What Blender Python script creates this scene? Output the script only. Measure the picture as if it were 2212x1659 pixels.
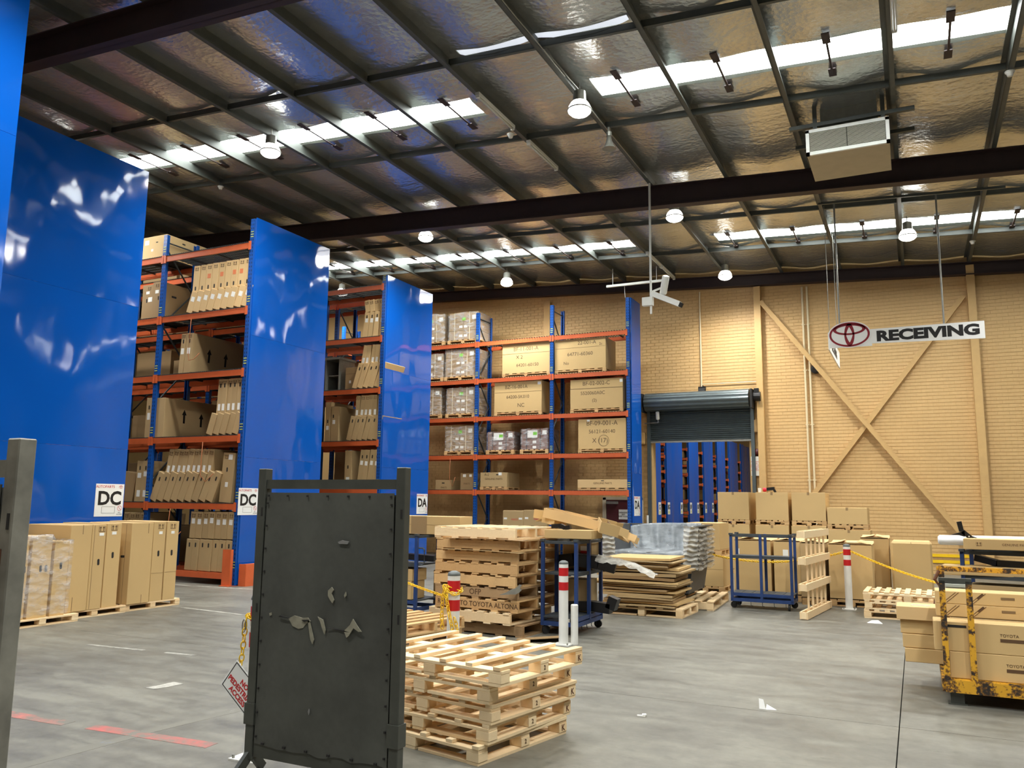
import bpy, math, random
from mathutils import Vector, Matrix, Euler
for o in list(bpy.data.objects): bpy.data.objects.remove(o)
S = bpy.context.scene; C = S.collection
RN = random.Random(11); PI = math.pi; rad = math.radians

# ------------------------------------------------------------------ camera, world, exposure
cam_d = bpy.data.cameras.new('camera'); cam = bpy.data.objects.new('camera', cam_d); C.objects.link(cam)
yaw, pitch, roll = 0.456674, 0.141816, 0.0106936
fw = Vector((-math.sin(yaw)*math.cos(pitch), math.cos(yaw)*math.cos(pitch), math.sin(pitch)))
rt = Vector((math.cos(yaw), math.sin(yaw), 0)); up = rt.cross(fw)
r2 = math.cos(roll)*rt + math.sin(roll)*up; u2 = -math.sin(roll)*rt + math.cos(roll)*up
mw = Matrix((r2, u2, -fw)).transposed().to_4x4(); mw.translation = (0, 0, 1.6)
cam.matrix_world = mw; cam_d.sensor_width = 36; cam_d.lens = 1768.11/2212*36; cam_d.clip_start = 0.05
S.camera = cam
W = bpy.data.worlds.new('world'); S.world = W; W.use_nodes = True
W.node_tree.nodes['Background'].inputs[0].default_value = (0.75, 0.85, 1, 1)
W.node_tree.nodes['Background'].inputs[1].default_value = 0.6
S.view_settings.view_transform = 'Standard'; S.view_settings.look = 'None'
S.view_settings.gamma = 1; S.view_settings.exposure = 0.4; S.view_settings.use_curve_mapping = False
SKY_E, LAMP_E, SPOT_W = 13.0, 8.0, 640.0

# ------------------------------------------------------------------ materials
def lin(r, g, b): return tuple(((c/255+0.055)/1.055)**2.4 if c > 10 else c/255/12.92 for c in (r, g, b))
def newmat(name):
    m = bpy.data.materials.new(name); m.use_nodes = True
    nt = m.node_tree; b = nt.nodes['Principled BSDF']; return m, nt, b
def lk(nt, a, b): nt.links.new(a, b)
def coords(nt, scale=(1, 1, 1), jitter=40.0, kind='Object'):
    tc = nt.nodes.new('ShaderNodeTexCoord'); mp = nt.nodes.new('ShaderNodeMapping'); mp.inputs['Scale'].default_value = scale
    lk(nt, tc.outputs[kind], mp.inputs['Vector'])
    if jitter:
        oi = nt.nodes.new('ShaderNodeObjectInfo'); ml = nt.nodes.new('ShaderNodeMath'); ml.operation = 'MULTIPLY'; ml.inputs[1].default_value = jitter
        lk(nt, oi.outputs['Random'], ml.inputs[0]); lk(nt, ml.outputs[0], mp.inputs['Location'])
    return mp.outputs[0]
def noise(nt, vec, scale, detail=4, rough=0.55):
    n = nt.nodes.new('ShaderNodeTexNoise'); n.inputs['Scale'].default_value = scale; n.inputs['Detail'].default_value = detail
    n.inputs['Roughness'].default_value = rough; lk(nt, vec, n.inputs['Vector']); return n.outputs['Fac']
def ramp(nt, fac, stops):
    r = nt.nodes.new('ShaderNodeValToRGB'); e = r.color_ramp.elements
    while len(e) < len(stops): e.new(0.5)
    for i, (p, c) in enumerate(stops): e[i].position = p; e[i].color = (*c, 1) if len(c) == 3 else c
    lk(nt, fac, r.inputs[0]); return r.outputs[0]
def mixc(nt, fac, a, b, mode='MIX'):
    m = nt.nodes.new('ShaderNodeMix'); m.data_type = 'RGBA'; m.blend_type = mode
    for s, v in ((0, fac), (6, a), (7, b)):
        if hasattr(v, 'is_linked'): lk(nt, v, m.inputs[s])
        elif s == 0: m.inputs[0].default_value = v
        else: m.inputs[s].default_value = (*v, 1)
    return m.outputs[2]
def mth(nt, op, a, b=None):
    m = nt.nodes.new('ShaderNodeMath'); m.operation = op
    for i, v in enumerate((a, b)):
        if v is None: continue
        if hasattr(v, 'is_linked'): lk(nt, v, m.inputs[i])
        else: m.inputs[i].default_value = v
    return m.outputs[0]
def bump(nt, b, h, strength, dist=0.01):
    n = nt.nodes.new('ShaderNodeBump'); n.inputs['Strength'].default_value = strength; n.inputs['Distance'].default_value = dist
    lk(nt, h, n.inputs['Height']); lk(nt, n.outputs[0], b.inputs['Normal']); return n
def plain(name, col, rough=0.5, metal=0.0, var=0.0, spec=0.5, nscale=6.0, bmp=0.0):
    m, nt, b = newmat(name); b.inputs['Roughness'].default_value = rough; b.inputs['Metallic'].default_value = metal
    b.inputs['Specular IOR Level'].default_value = spec
    if var:
        f = noise(nt, coords(nt), nscale)
        c = ramp(nt, f, [(0.3, tuple(x*(1-var) for x in col)), (0.7, tuple(min(1, x*(1+var)) for x in col))])
        lk(nt, c, b.inputs['Base Color'])
        if bmp: bump(nt, b, f, bmp, 0.01)
    else: b.inputs['Base Color'].default_value = (*col, 1)
    return m
def emit(name, col, e):
    m, nt, b = newmat(name); b.inputs['Base Color'].default_value = (*col, 1); b.inputs['Emission Color'].default_value = (*col, 1); b.inputs['Emission Strength'].default_value = e
    return m
def wood(name, c1, c2, dirt=0.0):
    m, nt, b = newmat(name); v = coords(nt, (1, 1, 1))
    oi = nt.nodes.new('ShaderNodeObjectInfo')
    w = nt.nodes.new('ShaderNodeTexNoise'); w.inputs['Scale'].default_value = 3; w.inputs['Detail'].default_value = 6
    lk(nt, coords(nt, (14, 14, 14)), w.inputs['Vector'])
    n2 = noise(nt, v, 2.2, 5)
    f = mth(nt, 'ADD', mth(nt, 'MULTIPLY', w.outputs['Fac'], 0.35), mth(nt, 'MULTIPLY', oi.outputs['Random'], 0.6))
    col = ramp(nt, f, [(0.15, c1), (0.75, c2)])
    if dirt:
        col = mixc(nt, ramp(nt, n2, [(0.56, (0, 0, 0)), (0.72, (dirt,)*3)]), col, (0.09, 0.065, 0.04))
    lk(nt, col, b.inputs['Base Color']); b.inputs['Roughness'].default_value = 0.75; b.inputs['Specular IOR Level'].default_value = 0.25
    bump(nt, b, w.outputs['Fac'], 0.15, 0.004)
    return m
def card(name, col, var=0.08):
    m, nt, b = newmat(name); v = coords(nt)
    oi = nt.nodes.new('ShaderNodeObjectInfo')
    f = mth(nt, 'ADD', mth(nt, 'MULTIPLY', noise(nt, v, 1.8, 5), 0.5), mth(nt, 'MULTIPLY', oi.outputs['Random'], 0.5))
    c = ramp(nt, f, [(0.2, tuple(x*(1-var) for x in col)), (0.8, tuple(x*(1+var) for x in col))])
    lk(nt, c, b.inputs['Base Color']); b.inputs['Roughness'].default_value = 0.7; b.inputs['Specular IOR Level'].default_value = 0.25
    bump(nt, b, noise(nt, v, 3.0, 2), 0.12, 0.03)
    return m
M = {}
M['card'] = card('cardboard_tan', lin(202, 171, 119)); M['card2'] = card('cardboard_kraft', lin(178, 152, 110)); M['card3'] = card('cardboard_brown', lin(156, 129, 92))
M['card_light'] = card('cardboard_pale', lin(210, 178, 128)); M['card_in'] = plain('carton_inside', lin(122, 98, 66), 0.8)
M['pine'] = wood('pine_fresh', lin(224, 192, 146), lin(242, 218, 176)); M['pine2'] = wood('pine_used', lin(190, 152, 104), lin(216, 180, 128), 0.35)
M['pine3'] = wood('pine_old', lin(140, 112, 80), lin(172, 142, 104), 0.6)
M['steel'] = plain('gate_steel', lin(78, 80, 74), 0.45, 0.35, 0.18, nscale=5); M['steel_lit'] = plain('gate_steel_lit_stained', lin(128, 126, 116), 0.5, 0.2, 0.35, nscale=7); M['rust'] = plain('rust', lin(96, 58, 32), 0.8, 0, 0.3, nscale=30)  # left gate's steel: side light painted in as a paler tone, plus stains
M['galv'] = plain('galvanised', lin(150, 150, 142), 0.42, 0.6, 0.1, nscale=12); M['black'] = plain('black_plastic', lin(20, 20, 21), 0.4)
M['rubber'] = plain('rubber', lin(28, 27, 26), 0.7); M['white'] = plain('white_paint', lin(226, 226, 220), 0.35, 0, 0.04)
M['red'] = plain('red_tape', lin(188, 24, 30), 0.4); M['yellow'] = plain('yellow_plastic', lin(240, 196, 24), 0.4, 0, 0.1)
M['capgrey'] = plain('bollard_cap', lin(96, 102, 100), 0.5); M['orange'] = plain('orange_powdercoat', lin(206, 98, 54), 0.38, 0, 0.06)
M['cartblue'] = plain('trolley_blue', lin(38, 64, 116), 0.42, 0.1, 0.15, nscale=9); M['cartdark'] = plain('trolley_shelf_grey', lin(56, 62, 66), 0.6, 0, 0.2)
M['purlin'] = plain('purlin_paint', lin(74, 78, 74), 0.5, 0.1, 0.1); M['rafter'] = plain('rafter_redoxide', lin(46, 30, 30), 0.6, 0, 0.15)
M['tan'] = plain('column_tan', lin(196, 160, 104), 0.6, 0, 0.04); M['doorred'] = plain('door_maroon', lin(82, 26, 30), 0.5); M['frame'] = plain('door_frame', lin(196, 184, 160), 0.5)
M['roller'] = plain('roller_steel', lin(92, 102, 104), 0.38, 0.5, 0.08); M['paper'] = plain('paper_white', lin(236, 236, 230), 0.6); M['green'] = plain('label_green', lin(120, 200, 40), 0.6)
M['ink'] = plain('ink_black', lin(18, 17, 16), 0.5); M['inkred'] = plain('ink_red', lin(196, 36, 44), 0.5); M['ink_brown'] = plain('print_brown', lin(92, 66, 40), 0.7); M['pen'] = plain('marker_pen', lin(96, 78, 52), 0.7)
M['maroon'] = plain('emblem_maroon', lin(132, 18, 36), 0.35); M['inkgrey'] = plain('ink_grey', lin(120, 120, 118), 0.6); M['pink'] = plain('tape_orange', lin(216, 120, 70), 0.6)
M['sky'] = emit('skylight_glow', (0.95, 1.0, 0.97), SKY_E); M['lamp'] = emit('lamp_glow', (1, 0.97, 0.9), LAMP_E); M['slit'] = emit('slit_glow', (0.9, 0.93, 1.0), 0.5)
M['tube'] = plain('tube_white', lin(205, 205, 198), 0.3); M['grille'] = plain('grille_cream', lin(214, 212, 198), 0.5, 0, 0.03); M['dark'] = plain('dark_void', lin(30, 28, 26), 0.8); M['acbox'] = plain('ac_box', lin(170, 160, 136), 0.5, 0.2, 0.05)
M['strap'] = plain('strap_cream', lin(214, 200, 168), 0.5); M['alarm'] = plain('alarm_red', lin(200, 24, 48), 0.35); M['sage'] = plain('bin_sage', lin(176, 182, 172), 0.5)
M['signwhite'] = plain('sign_white', lin(238, 240, 238), 0.22, 0, 0.03, nscale=1.5); M['foam'] = plain('foam_white', lin(240, 240, 238), 0.6, 0, 0.03, bmp=0.3); M['wire'] = plain('deck_wire', lin(62, 65, 65), 0.5, 0.4)
M['cord'] = plain('cord_orange', lin(168, 96, 52), 0.6); M['conduit'] = plain('conduit_cream', lin(222, 206, 168), 0.45); M['tub'] = plain('tub_liner', lin(70, 72, 74), 0.5, 0, 0.1)
M['khaki'] = plain('reflective_tag', lin(196, 200, 96), 0.5); M['rubred'] = plain('brown_red_carton', lin(120, 82, 66), 0.7)
def mk_blue(name, col, holes=False, wav=0.0, rough=0.3):
    m, nt, b = newmat(name); b.inputs['Base Color'].default_value = (*col, 1); b.inputs['Roughness'].default_value = rough
    if wav:
        v = coords(nt, (1, 1, 0.55), 60)
        h = mth(nt, 'ADD', noise(nt, v, 0.8, 1.5, 0.4), mth(nt, 'MULTIPLY', noise(nt, v, 3.0, 1, 0.4), 0.05))
        bump(nt, b, h, 1.0, wav)
    if holes:
        tc = nt.nodes.new('ShaderNodeTexCoord'); sp = nt.nodes.new('ShaderNodeSeparateXYZ'); lk(nt, tc.outputs['Object'], sp.inputs[0])
        fz = mth(nt, 'FRACT', mth(nt, 'MULTIPLY', sp.outputs[2], 13.0)); a = mth(nt, 'LESS_THAN', mth(nt, 'ABSOLUTE', mth(nt, 'SUBTRACT', fz, 0.5)), 0.24)
        bx = mth(nt, 'LESS_THAN', mth(nt, 'ABSOLUTE', mth(nt, 'SUBTRACT', mth(nt, 'ABSOLUTE', sp.outputs[0]), 0.024)), 0.008)
        lk(nt, mixc(nt, mth(nt, 'MULTIPLY', a, bx), col, (0.003, 0.006, 0.02)), b.inputs['Base Color'])
    return m
M['panel'] = mk_blue('panel_blue_gloss', lin(12, 84, 178), wav=0.11, rough=0.07); M['upright'] = mk_blue('upright_blue', lin(20, 78, 158), holes=True)
def mk_concrete():
    m, nt, b = newmat('concrete_floor'); v = coords(nt, jitter=0, kind='Generated'); tc = nt.nodes.new('ShaderNodeNewGeometry')
    mp = nt.nodes.new('ShaderNodeMapping'); lk(nt, tc.outputs['Position'], mp.inputs[0]); v = mp.outputs[0]
    mp2 = nt.nodes.new('ShaderNodeMapping'); lk(nt, tc.outputs['Position'], mp2.inputs[0]); mp2.inputs['Scale'].default_value = (1, 3.2, 1); mp2.inputs['Rotation'].default_value = (0, 0, 0.5)
    n1 = noise(nt, v, 0.7, 6, 0.6); n2 = noise(nt, v, 9, 5, 0.65); n3 = noise(nt, mp2.outputs[0], 1.6, 6, 0.65)
    f = mth(nt, 'ADD', mth(nt, 'ADD', mth(nt, 'MULTIPLY', n1, 0.45), mth(nt, 'MULTIPLY', n2, 0.2)), mth(nt, 'MULTIPLY', n3, 0.35))
    c = ramp(nt, f, [(0.38, lin(82, 80, 73)), (0.5, lin(106, 104, 95)), (0.6, lin(124, 122, 111))])
    st = ramp(nt, noise(nt, mp2.outputs[0], 3.4, 7, 0.7), [(0.56, (0, 0, 0)), (0.72, (0.6, 0.6, 0.6))])
    c = mixc(nt, st, c, lin(72, 70, 63)); lk(nt, c, b.inputs['Base Color'])
    lk(nt, ramp(nt, n3, [(0.3, (0.38,)*3), (0.7, (0.6,)*3)]), b.inputs['Roughness']); bump(nt, b, n2, 0.08, 0.004)
    return m
M['concrete'] = mk_concrete()
def mk_paintline(name, col, amount):
    m, nt, b = newmat(name); tc = nt.nodes.new('ShaderNodeNewGeometry')
    n = noise(nt, tc.outputs['Position'], 2.2, 7, 0.7); n2 = noise(nt, tc.outputs['Position'], 14, 5, 0.7)
    f = mth(nt, 'ADD', mth(nt, 'MULTIPLY', n, 0.7), mth(nt, 'MULTIPLY', n2, 0.3))
    c = mixc(nt, ramp(nt, f, [(0.5-amount, (0, 0, 0)), (0.62-amount*0.6, (0.85,)*3)]), lin(110, 108, 98), col)
    lk(nt, c, b.inputs['Base Color']); b.inputs['Roughness'].default_value = 0.55; return m
M['line_redfaint'] = mk_paintline('line_redfaint', lin(190, 104, 94), 0.04); M['line_faint'] = mk_paintline('line_faint', lin(150, 149, 141), -0.03); M['line_red'] = mk_paintline('line_red', lin(186, 84, 78), 0.07); M['line_white'] = mk_paintline('line_white', lin(196, 194, 184), 0.06); M['line_blue'] = mk_paintline('line_blue', lin(112, 122, 138), -0.02)
def mk_brick():
    m, nt, b = newmat('painted_brick'); tc = nt.nodes.new('ShaderNodeNewGeometry'); p = tc.outputs['Position']
    f = mth(nt, 'ADD', mth(nt, 'MULTIPLY', noise(nt, p, 0.5, 4), 0.55), mth(nt, 'MULTIPLY', noise(nt, p, 12, 5), 0.45))
    lk(nt, ramp(nt, f, [(0.3, lin(196, 160, 106)), (0.7, lin(214, 178, 122))]), b.inputs['Base Color'])
    b.inputs['Roughness'].default_value = 0.55; bump(nt, b, noise(nt, p, 40, 3), 0.2, 0.004); return m
M['brick'] = mk_brick(); M['mortar'] = plain('painted_mortar', lin(196, 161, 106), 0.7)
def mk_foil():
    m, nt, b = newmat('foil_blanket'); tc = nt.nodes.new('ShaderNodeNewGeometry'); p = tc.outputs['Position']
    b.inputs['Metallic'].default_value = 0.8; b.inputs['Roughness'].default_value = 0.25
    mp = nt.nodes.new('ShaderNodeMapping'); lk(nt, p, mp.inputs[0]); mp.inputs['Scale'].default_value = (0.6, 2.5, 1)
    vo = nt.nodes.new('ShaderNodeTexVoronoi'); vo.inputs['Scale'].default_value = 13; lk(nt, p, vo.inputs['Vector'])
    n1 = noise(nt, mp.outputs[0], 2.0, 5, 0.6); n2 = noise(nt, p, 7, 4, 0.6)
    h = mth(nt, 'ADD', mth(nt, 'ADD', mth(nt, 'MULTIPLY', n1, 0.55), mth(nt, 'MULTIPLY', n2, 0.32)), mth(nt, 'MULTIPLY', vo.outputs['Distance'], 0.16))
    lk(nt, ramp(nt, noise(nt, p, 0.8, 5), [(0.3, lin(186, 190, 190)), (0.7, lin(212, 216, 214))]), b.inputs['Base Color'])
    bump(nt, b, h, 0.6, 0.045); return m
M['foil'] = mk_foil()
def mk_film(name, alpha, tint=(0.95, 0.97, 1.0), scale=9.0, lo=0.35, hi=1.7):
    m, nt, b = newmat(name); v = coords(nt, (1, 1, 2.2))
    n = noise(nt, v, scale, 5, 0.6)
    b.inputs['Base Color'].default_value = (*tint, 1); b.inputs['Roughness'].default_value = 0.14
    lk(nt, ramp(nt, n, [(0.35, (alpha*lo,)*3), (0.7, (min(1, alpha*hi),)*3)]), b.inputs['Alpha'])
    bump(nt, b, n, 0.9, 0.05); return m
M['film'] = mk_film('stretch_film', 0.13, scale=6.0, lo=0.12, hi=3.0); M['sheet'] = mk_film('plastic_sheet', 0.5, lin(186, 194, 200), 4.0, 0.75, 1.3); M['filmgrey'] = mk_film('rim_film', 0.6, lin(204, 202, 192), 8.0, 0.6, 1.5)
def mk_worn(name, col):
    m, nt, b = newmat(name); tc = nt.nodes.new('ShaderNodeNewGeometry'); p = tc.outputs['Position']
    f = mth(nt, 'ADD', mth(nt, 'MULTIPLY', noise(nt, p, 9, 6, 0.7), 0.7), mth(nt, 'MULTIPLY', noise(nt, p, 40, 4), 0.3))
    lk(nt, ramp(nt, f, [(0.43, lin(42, 36, 30)), (0.48, lin(120, 82, 34)), (0.52, col)]), b.inputs['Base Color']); b.inputs['Roughness'].default_value = 0.55; return m
M['wornyellow'] = mk_worn('worn_yellow_steel', lin(212, 158, 40))
def mk_gatesheet():
    m, nt, b = newmat('gate_sheet'); v = coords(nt, jitter=0)
    f = mth(nt, 'ADD', mth(nt, 'MULTIPLY', noise(nt, v, 1.6, 3), 0.8), mth(nt, 'MULTIPLY', noise(nt, v, 25, 4), 0.2))
    c = ramp(nt, f, [(0.3, lin(62, 63, 59)), (0.7, lin(88, 90, 84))])
    lk(nt, c, b.inputs['Base Color']); b.inputs['Roughness'].default_value = 0.55; b.inputs['Metallic'].default_value = 0.2; return m
M['gatesheet'] = mk_gatesheet()
M['scuff'] = plain('bare_scuff', lin(136, 133, 116), 0.6, 0.1, 0.2, nscale=20)

# ------------------------------------------------------------------ mesh helpers
class MB:
    def __init__(s): s.v = []; s.f = []
    def add(s, vs, fs, mx=None):
        n = len(s.v); s.v += [tuple(mx @ Vector(p)) if mx else tuple(p) for p in vs]; s.f += [tuple(i+n for i in q) for q in fs]; return s
    def box(s, c, d, rot=None, ch=0.0):
        x, y, z = (k/2 for k in d); mx = Matrix.Translation(c) @ (Euler(rot).to_matrix().to_4x4() if rot else Matrix())
        if not ch:
            return s.add([(a*x, b*y, e*z) for a in (-1, 1) for b in (-1, 1) for e in (-1, 1)], [(0, 1, 3, 2), (4, 6, 7, 5), (0, 4, 5, 1), (2, 3, 7, 6), (0, 2, 6, 4), (1, 5, 7, 3)], mx)
        vs = []; idx = {}
        for a in (-1, 1):
            for b in (-1, 1):
                for e in (-1, 1):
                    for k in range(3):
                        p = [a*(x-ch), b*(y-ch), e*(z-ch)]; p[k] = (a*x, b*y, e*z)[k]; idx[(a, b, e, k)] = len(vs); vs.append(p)
        g = lambda *t: idx[t]; fs = []
        for q in (-1, 1):
            o = [(-1, -1), (1, -1), (1, 1), (-1, 1)]
            fs += [[g(q, b, e, 0) for b, e in o], [g(a, q, e, 1) for a, e in o], [g(a, b, q, 2) for a, b in o]]
        for p in (-1, 1):
            for q in (-1, 1):
                fs += [[g(-1, p, q, 1), g(1, p, q, 1), g(1, p, q, 2), g(-1, p, q, 2)], [g(p, -1, q, 0), g(p, 1, q, 0), g(p, 1, q, 2), g(p, -1, q, 2)], [g(p, q, -1, 0), g(p, q, 1, 0), g(p, q, 1, 1), g(p, q, -1, 1)]]
                for e in (-1, 1): fs.append([g(p, q, e, k) for k in range(3)])
        return s.add(vs, fs, mx)
    def bar(s, p, q, w, h=None):
        p, q = Vector(p), Vector(q); d = q-p; L = d.length; h = h or w
        rot = d.to_track_quat('Z', 'Y').to_matrix().to_4x4(); mx = Matrix.Translation((p+q)/2) @ rot
        x, y, z = w/2, h/2, L/2
        return s.add([(a*x, b*y, e*z) for a in (-1, 1) for b in (-1, 1) for e in (-1, 1)], [(0, 1, 3, 2), (4, 6, 7, 5), (0, 4, 5, 1), (2, 3, 7, 6), (0, 2, 6, 4), (1, 5, 7, 3)], mx)
    def lathe(s, prof, n=16, mx=None):
        vs = []; fs = []
        for r, z in prof: vs += [(r*math.cos(2*PI*i/n), r*math.sin(2*PI*i/n), z) for i in range(n)]
        for k in range(len(prof)-1):
            for i in range(n): j = (i+1) % n; fs.append((k*n+i, k*n+j, (k+1)*n+j, (k+1)*n+i))
        fs.append(tuple(range(n-1, -1, -1))); fs.append(tuple((len(prof)-1)*n+i for i in range(n)))
        return s.add(vs, fs, mx)
    def cyl(s, p, q, r, n=10):
        p, q = Vector(p), Vector(q); d = q-p
        return s.lathe([(r, 0), (r, d.length)], n, Matrix.Translation(p) @ d.to_track_quat('Z', 'Y').to_matrix().to_4x4())
    def tube(s, pts, r, n=6):
        pts = [Vector(p) for p in pts]; vs = []; fs = []
        for i, p in enumerate(pts):
            d = (pts[min(i+1, len(pts)-1)]-pts[max(i-1, 0)]).normalized(); q = d.to_track_quat('Z', 'Y')
            vs += [tuple(p+q @ Vector((r*math.cos(2*PI*k/n), r*math.sin(2*PI*k/n), 0))) for k in range(n)]
        for i in range(len(pts)-1):
            for k in range(n): fs.append((i*n+k, i*n+(k+1) % n, (i+1)*n+(k+1) % n, (i+1)*n+k))
        fs.append(tuple(range(n-1, -1, -1))); fs.append(tuple((len(pts)-1)*n+k for k in range(n)))
        return s.add(vs, fs)
    def prism(s, poly, y0, y1, mx=None):
        n = len(poly); vs = [(x, y0, z) for x, z in poly]+[(x, y1, z) for x, z in poly]
        fs = [tuple(range(n)), tuple(range(2*n-1, n-1, -1))]+[(i, i+n, (i+1) % n+n, (i+1) % n) for i in range(n)]
        return s.add(vs, fs, mx)
    def torus(s, c, a, b, r, mx, n=10, k=5):
        vs = []; fs = []
        for i in range(n):
            t = 2*PI*i/n; cx, cz = a*math.cos(t), b*math.sin(t); nx, nz = math.cos(t), math.sin(t)
            for j in range(k):
                u = 2*PI*j/k; vs.append((cx+nx*r*math.cos(u), r*math.sin(u), cz+nz*r*math.cos(u)))
        for i in range(n):
            for j in range(k): fs.append((i*k+j, i*k+(j+1) % k, ((i+1) % n)*k+(j+1) % k, ((i+1) % n)*k+j))
        return s.add(vs, fs, Matrix.Translation(c) @ mx)
    def mesh(s, name, mat, smooth=False):
        me = bpy.data.meshes.new(name); me.from_pydata(s.v, [], s.f); me.update(); me.materials.append(M[mat])
        if smooth:
            for p in me.polygons: p.use_smooth = True
        return me
def put(name, me, parent=None, loc=(0, 0, 0), rot=(0, 0, 0), label=None):
    o = bpy.data.objects.new(name, me); C.objects.link(o); o.location = loc; o.rotation_euler = rot
    if parent: o.parent = parent
    if label: o['label'] = label
    return o
def build(mb, name, mat, parent=None, loc=(0, 0, 0), rot=(0, 0, 0), smooth=False, label=None, kind=None):
    o = put(name, mb.mesh(name, mat, smooth), parent, loc, rot, label)
    if kind: o['kind'] = kind
    return o
_bc = {}
def piece(name, d, mat, parent=None, loc=(0, 0, 0), rot=(0, 0, 0), ch=0.0, label=None):
    k = (round(d[0], 3), round(d[1], 3), round(d[2], 3), mat, ch)
    if k not in _bc: _bc[k] = MB().box((0, 0, 0), d, None, ch).mesh(name, mat)
    return put(name, _bc[k], parent, loc, rot, label)
SEEN = {}
def tag(o, label, cat, group=None):
    SEEN.setdefault(label, []).append(group); o['label'] = label; o['category'] = cat
    if group: o['group'] = group
    return o
def thing(name, label, cat, loc=(0, 0, 0), rz=0.0, group=None):
    o = bpy.data.objects.new(name, None); C.objects.link(o); o.location = loc; o.rotation_euler = (0, 0, rz); o.empty_display_size = 0.1
    return tag(o, label, cat, group)
def struct(o): o['kind'] = 'structure'; return o
_tx = {}
def text(name, body, size, mat, parent, loc, rot, bold=0.0, ax='CENTER', sx=1.0, depth=0.0008):
    k = (body, size, mat, bold, ax, sx)
    if k not in _tx:
        cu = bpy.data.curves.new(name, 'FONT'); cu.body = body; cu.size = size; cu.align_x = ax; cu.align_y = 'CENTER'; cu.offset = bold; cu.extrude = depth; cu.resolution_u = 3
        tmp = bpy.data.objects.new('tmp', cu); C.objects.link(tmp)
        me = bpy.data.meshes.new_from_object(tmp.evaluated_get(bpy.context.evaluated_depsgraph_get())); bpy.data.objects.remove(tmp)
        for v in me.vertices: v.co.x *= sx
        me.materials.clear(); me.materials.append(M[mat]); _tx[k] = me
    return put(name, _tx[k], parent, loc, rot)
FR = (PI/2, 0, 0); RR = (PI/2, 0, PI/2)
ORD = 'first second third fourth fifth sixth seventh eighth ninth tenth eleventh twelfth thirteenth fourteenth fifteenth sixteenth'.split()

# ------------------------------------------------------------------ setting: floor
floor = struct(build(MB().box((-10, 25, -0.17), (70, 90, 0.26)), 'floor', 'dark'))
xs = [-45, -14.2, -0.2, 25]; ys = [-20, -1, 6.86, 14.9, 23.0, 70]
for i in range(3):
    for j in range(5):
        piece('floor_slab', (xs[i+1]-xs[i]-0.008, ys[j+1]-ys[j]-0.006, 0.12), 'concrete', floor, ((xs[i]+xs[i+1])/2, (ys[j]+ys[j+1])/2, -0.06))
def line(p, q, w, mat, name='line_marking', t=0.0016):
    p, q = Vector((*p, t/2)), Vector((*q, t/2)); build(MB().bar(p, q, t, w) if False else MB().box((0, 0, 0), ((q-p).length, w, t)), name, mat, floor, (p+q)/2, (0, 0, math.atan2(q.y-p.y, q.x-p.x)))
line((-6.6, 4.04), (-5.5, 4.1), 0.115, 'line_redfaint'); line((-5.28, 4.12), (-4.21, 4.19), 0.115, 'line_red'); line((-8.2, 6.27), (-7.4, 6.33), 0.05, 'line_white'); line((-7.1, 6.35), (-6.7, 6.38), 0.05, 'line_white')
line((-9.8, 8.97), (-7.6, 8.78), 0.045, 'line_white'); line((-14, 11.05), (-10.4, 11.36), 0.07, 'line_white')
line((-4.85, 4.2), (-4.72, 5.05), 0.10, 'line_faint', t=0.001); line((-4.9, 3.2), (-4.84, 4.12), 0.10, 'line_blue', t=0.001)
build(MB().prism([(-0.06, -0.12), (0.07, -0.11), (0.06, 0.04), (0.02, 0.15), (-0.09, 0.15), (-0.06, 0.03)], 0, 0.0014), 'paint_patch', 'line_white', floor, (-5.86, 5.28, 0.0014), (PI/2, 0, 0.0))

# ------------------------------------------------------------------ setting: walls
WY = 22.0; DX0, DX1, DZ = -6.52, -3.80, 4.3
wall = struct(build(MB().box((-19.76, WY+0.15, 4.9), (26.48, 0.26, 9.8)).box((5.1, WY+0.15, 4.5), (17.8, 0.26, 9)).box(((DX0+DX1)/2, WY+0.15, (DZ+9)/2), (DX1-DX0, 0.26, 9-DZ)), 'wall_back', 'mortar'))
bl, bh, bd = 0.23, 0.076, 0.03; cand = []
for r in range(98):
    z = 0.043+r*0.086; x = -15.0+(0.12 if r % 2 else 0)
    while x < 7.5:
        if not (DX0-0.02 < x+bl/2 and x-bl/2 < DX1+0.02 and z < DZ+0.05) and z < 7.9-0.055*(x+3): cand.append((x, z))
        x += 0.24
near = sorted([c for c in cand if -2.2 < c[0] < 1.25 and 2.0 < c[1] < 4.6], key=lambda c: (c[0]-0.8)**2+1.2*(c[1]-2.6)**2)[:296]
ns = set(near); br = MB()
for (x, z) in cand:
    if (x, z) in ns: continue
    p = RN.uniform(0, 0.003)
    br.box((x, WY+0.02+bd/2-0.007-p, z), (bl, bd, bh))
o = build(br, 'bricks', 'brick', wall); o['kind'] = 'stuff'
for (x, z) in near: piece('brick', (bl, bd, bh), 'brick', wall, (x, WY+0.02+bd/2-0.007-RN.uniform(0, 0.003), z))
struct(build(MB().box((13.9, 1, 4.5), (0.2, 42, 9)), 'wall_right', 'cartdark')); struct(build(MB().box((-33, 1, 5), (0.2, 42, 10)), 'wall_left', 'tan'))  # unseen right wall, set dark to cut the haze mirrored in the blue panels
struct(build(MB().box((-9.5, -12, 5), (47, 0.2, 10)), 'wall_front', 'tan'))
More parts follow.
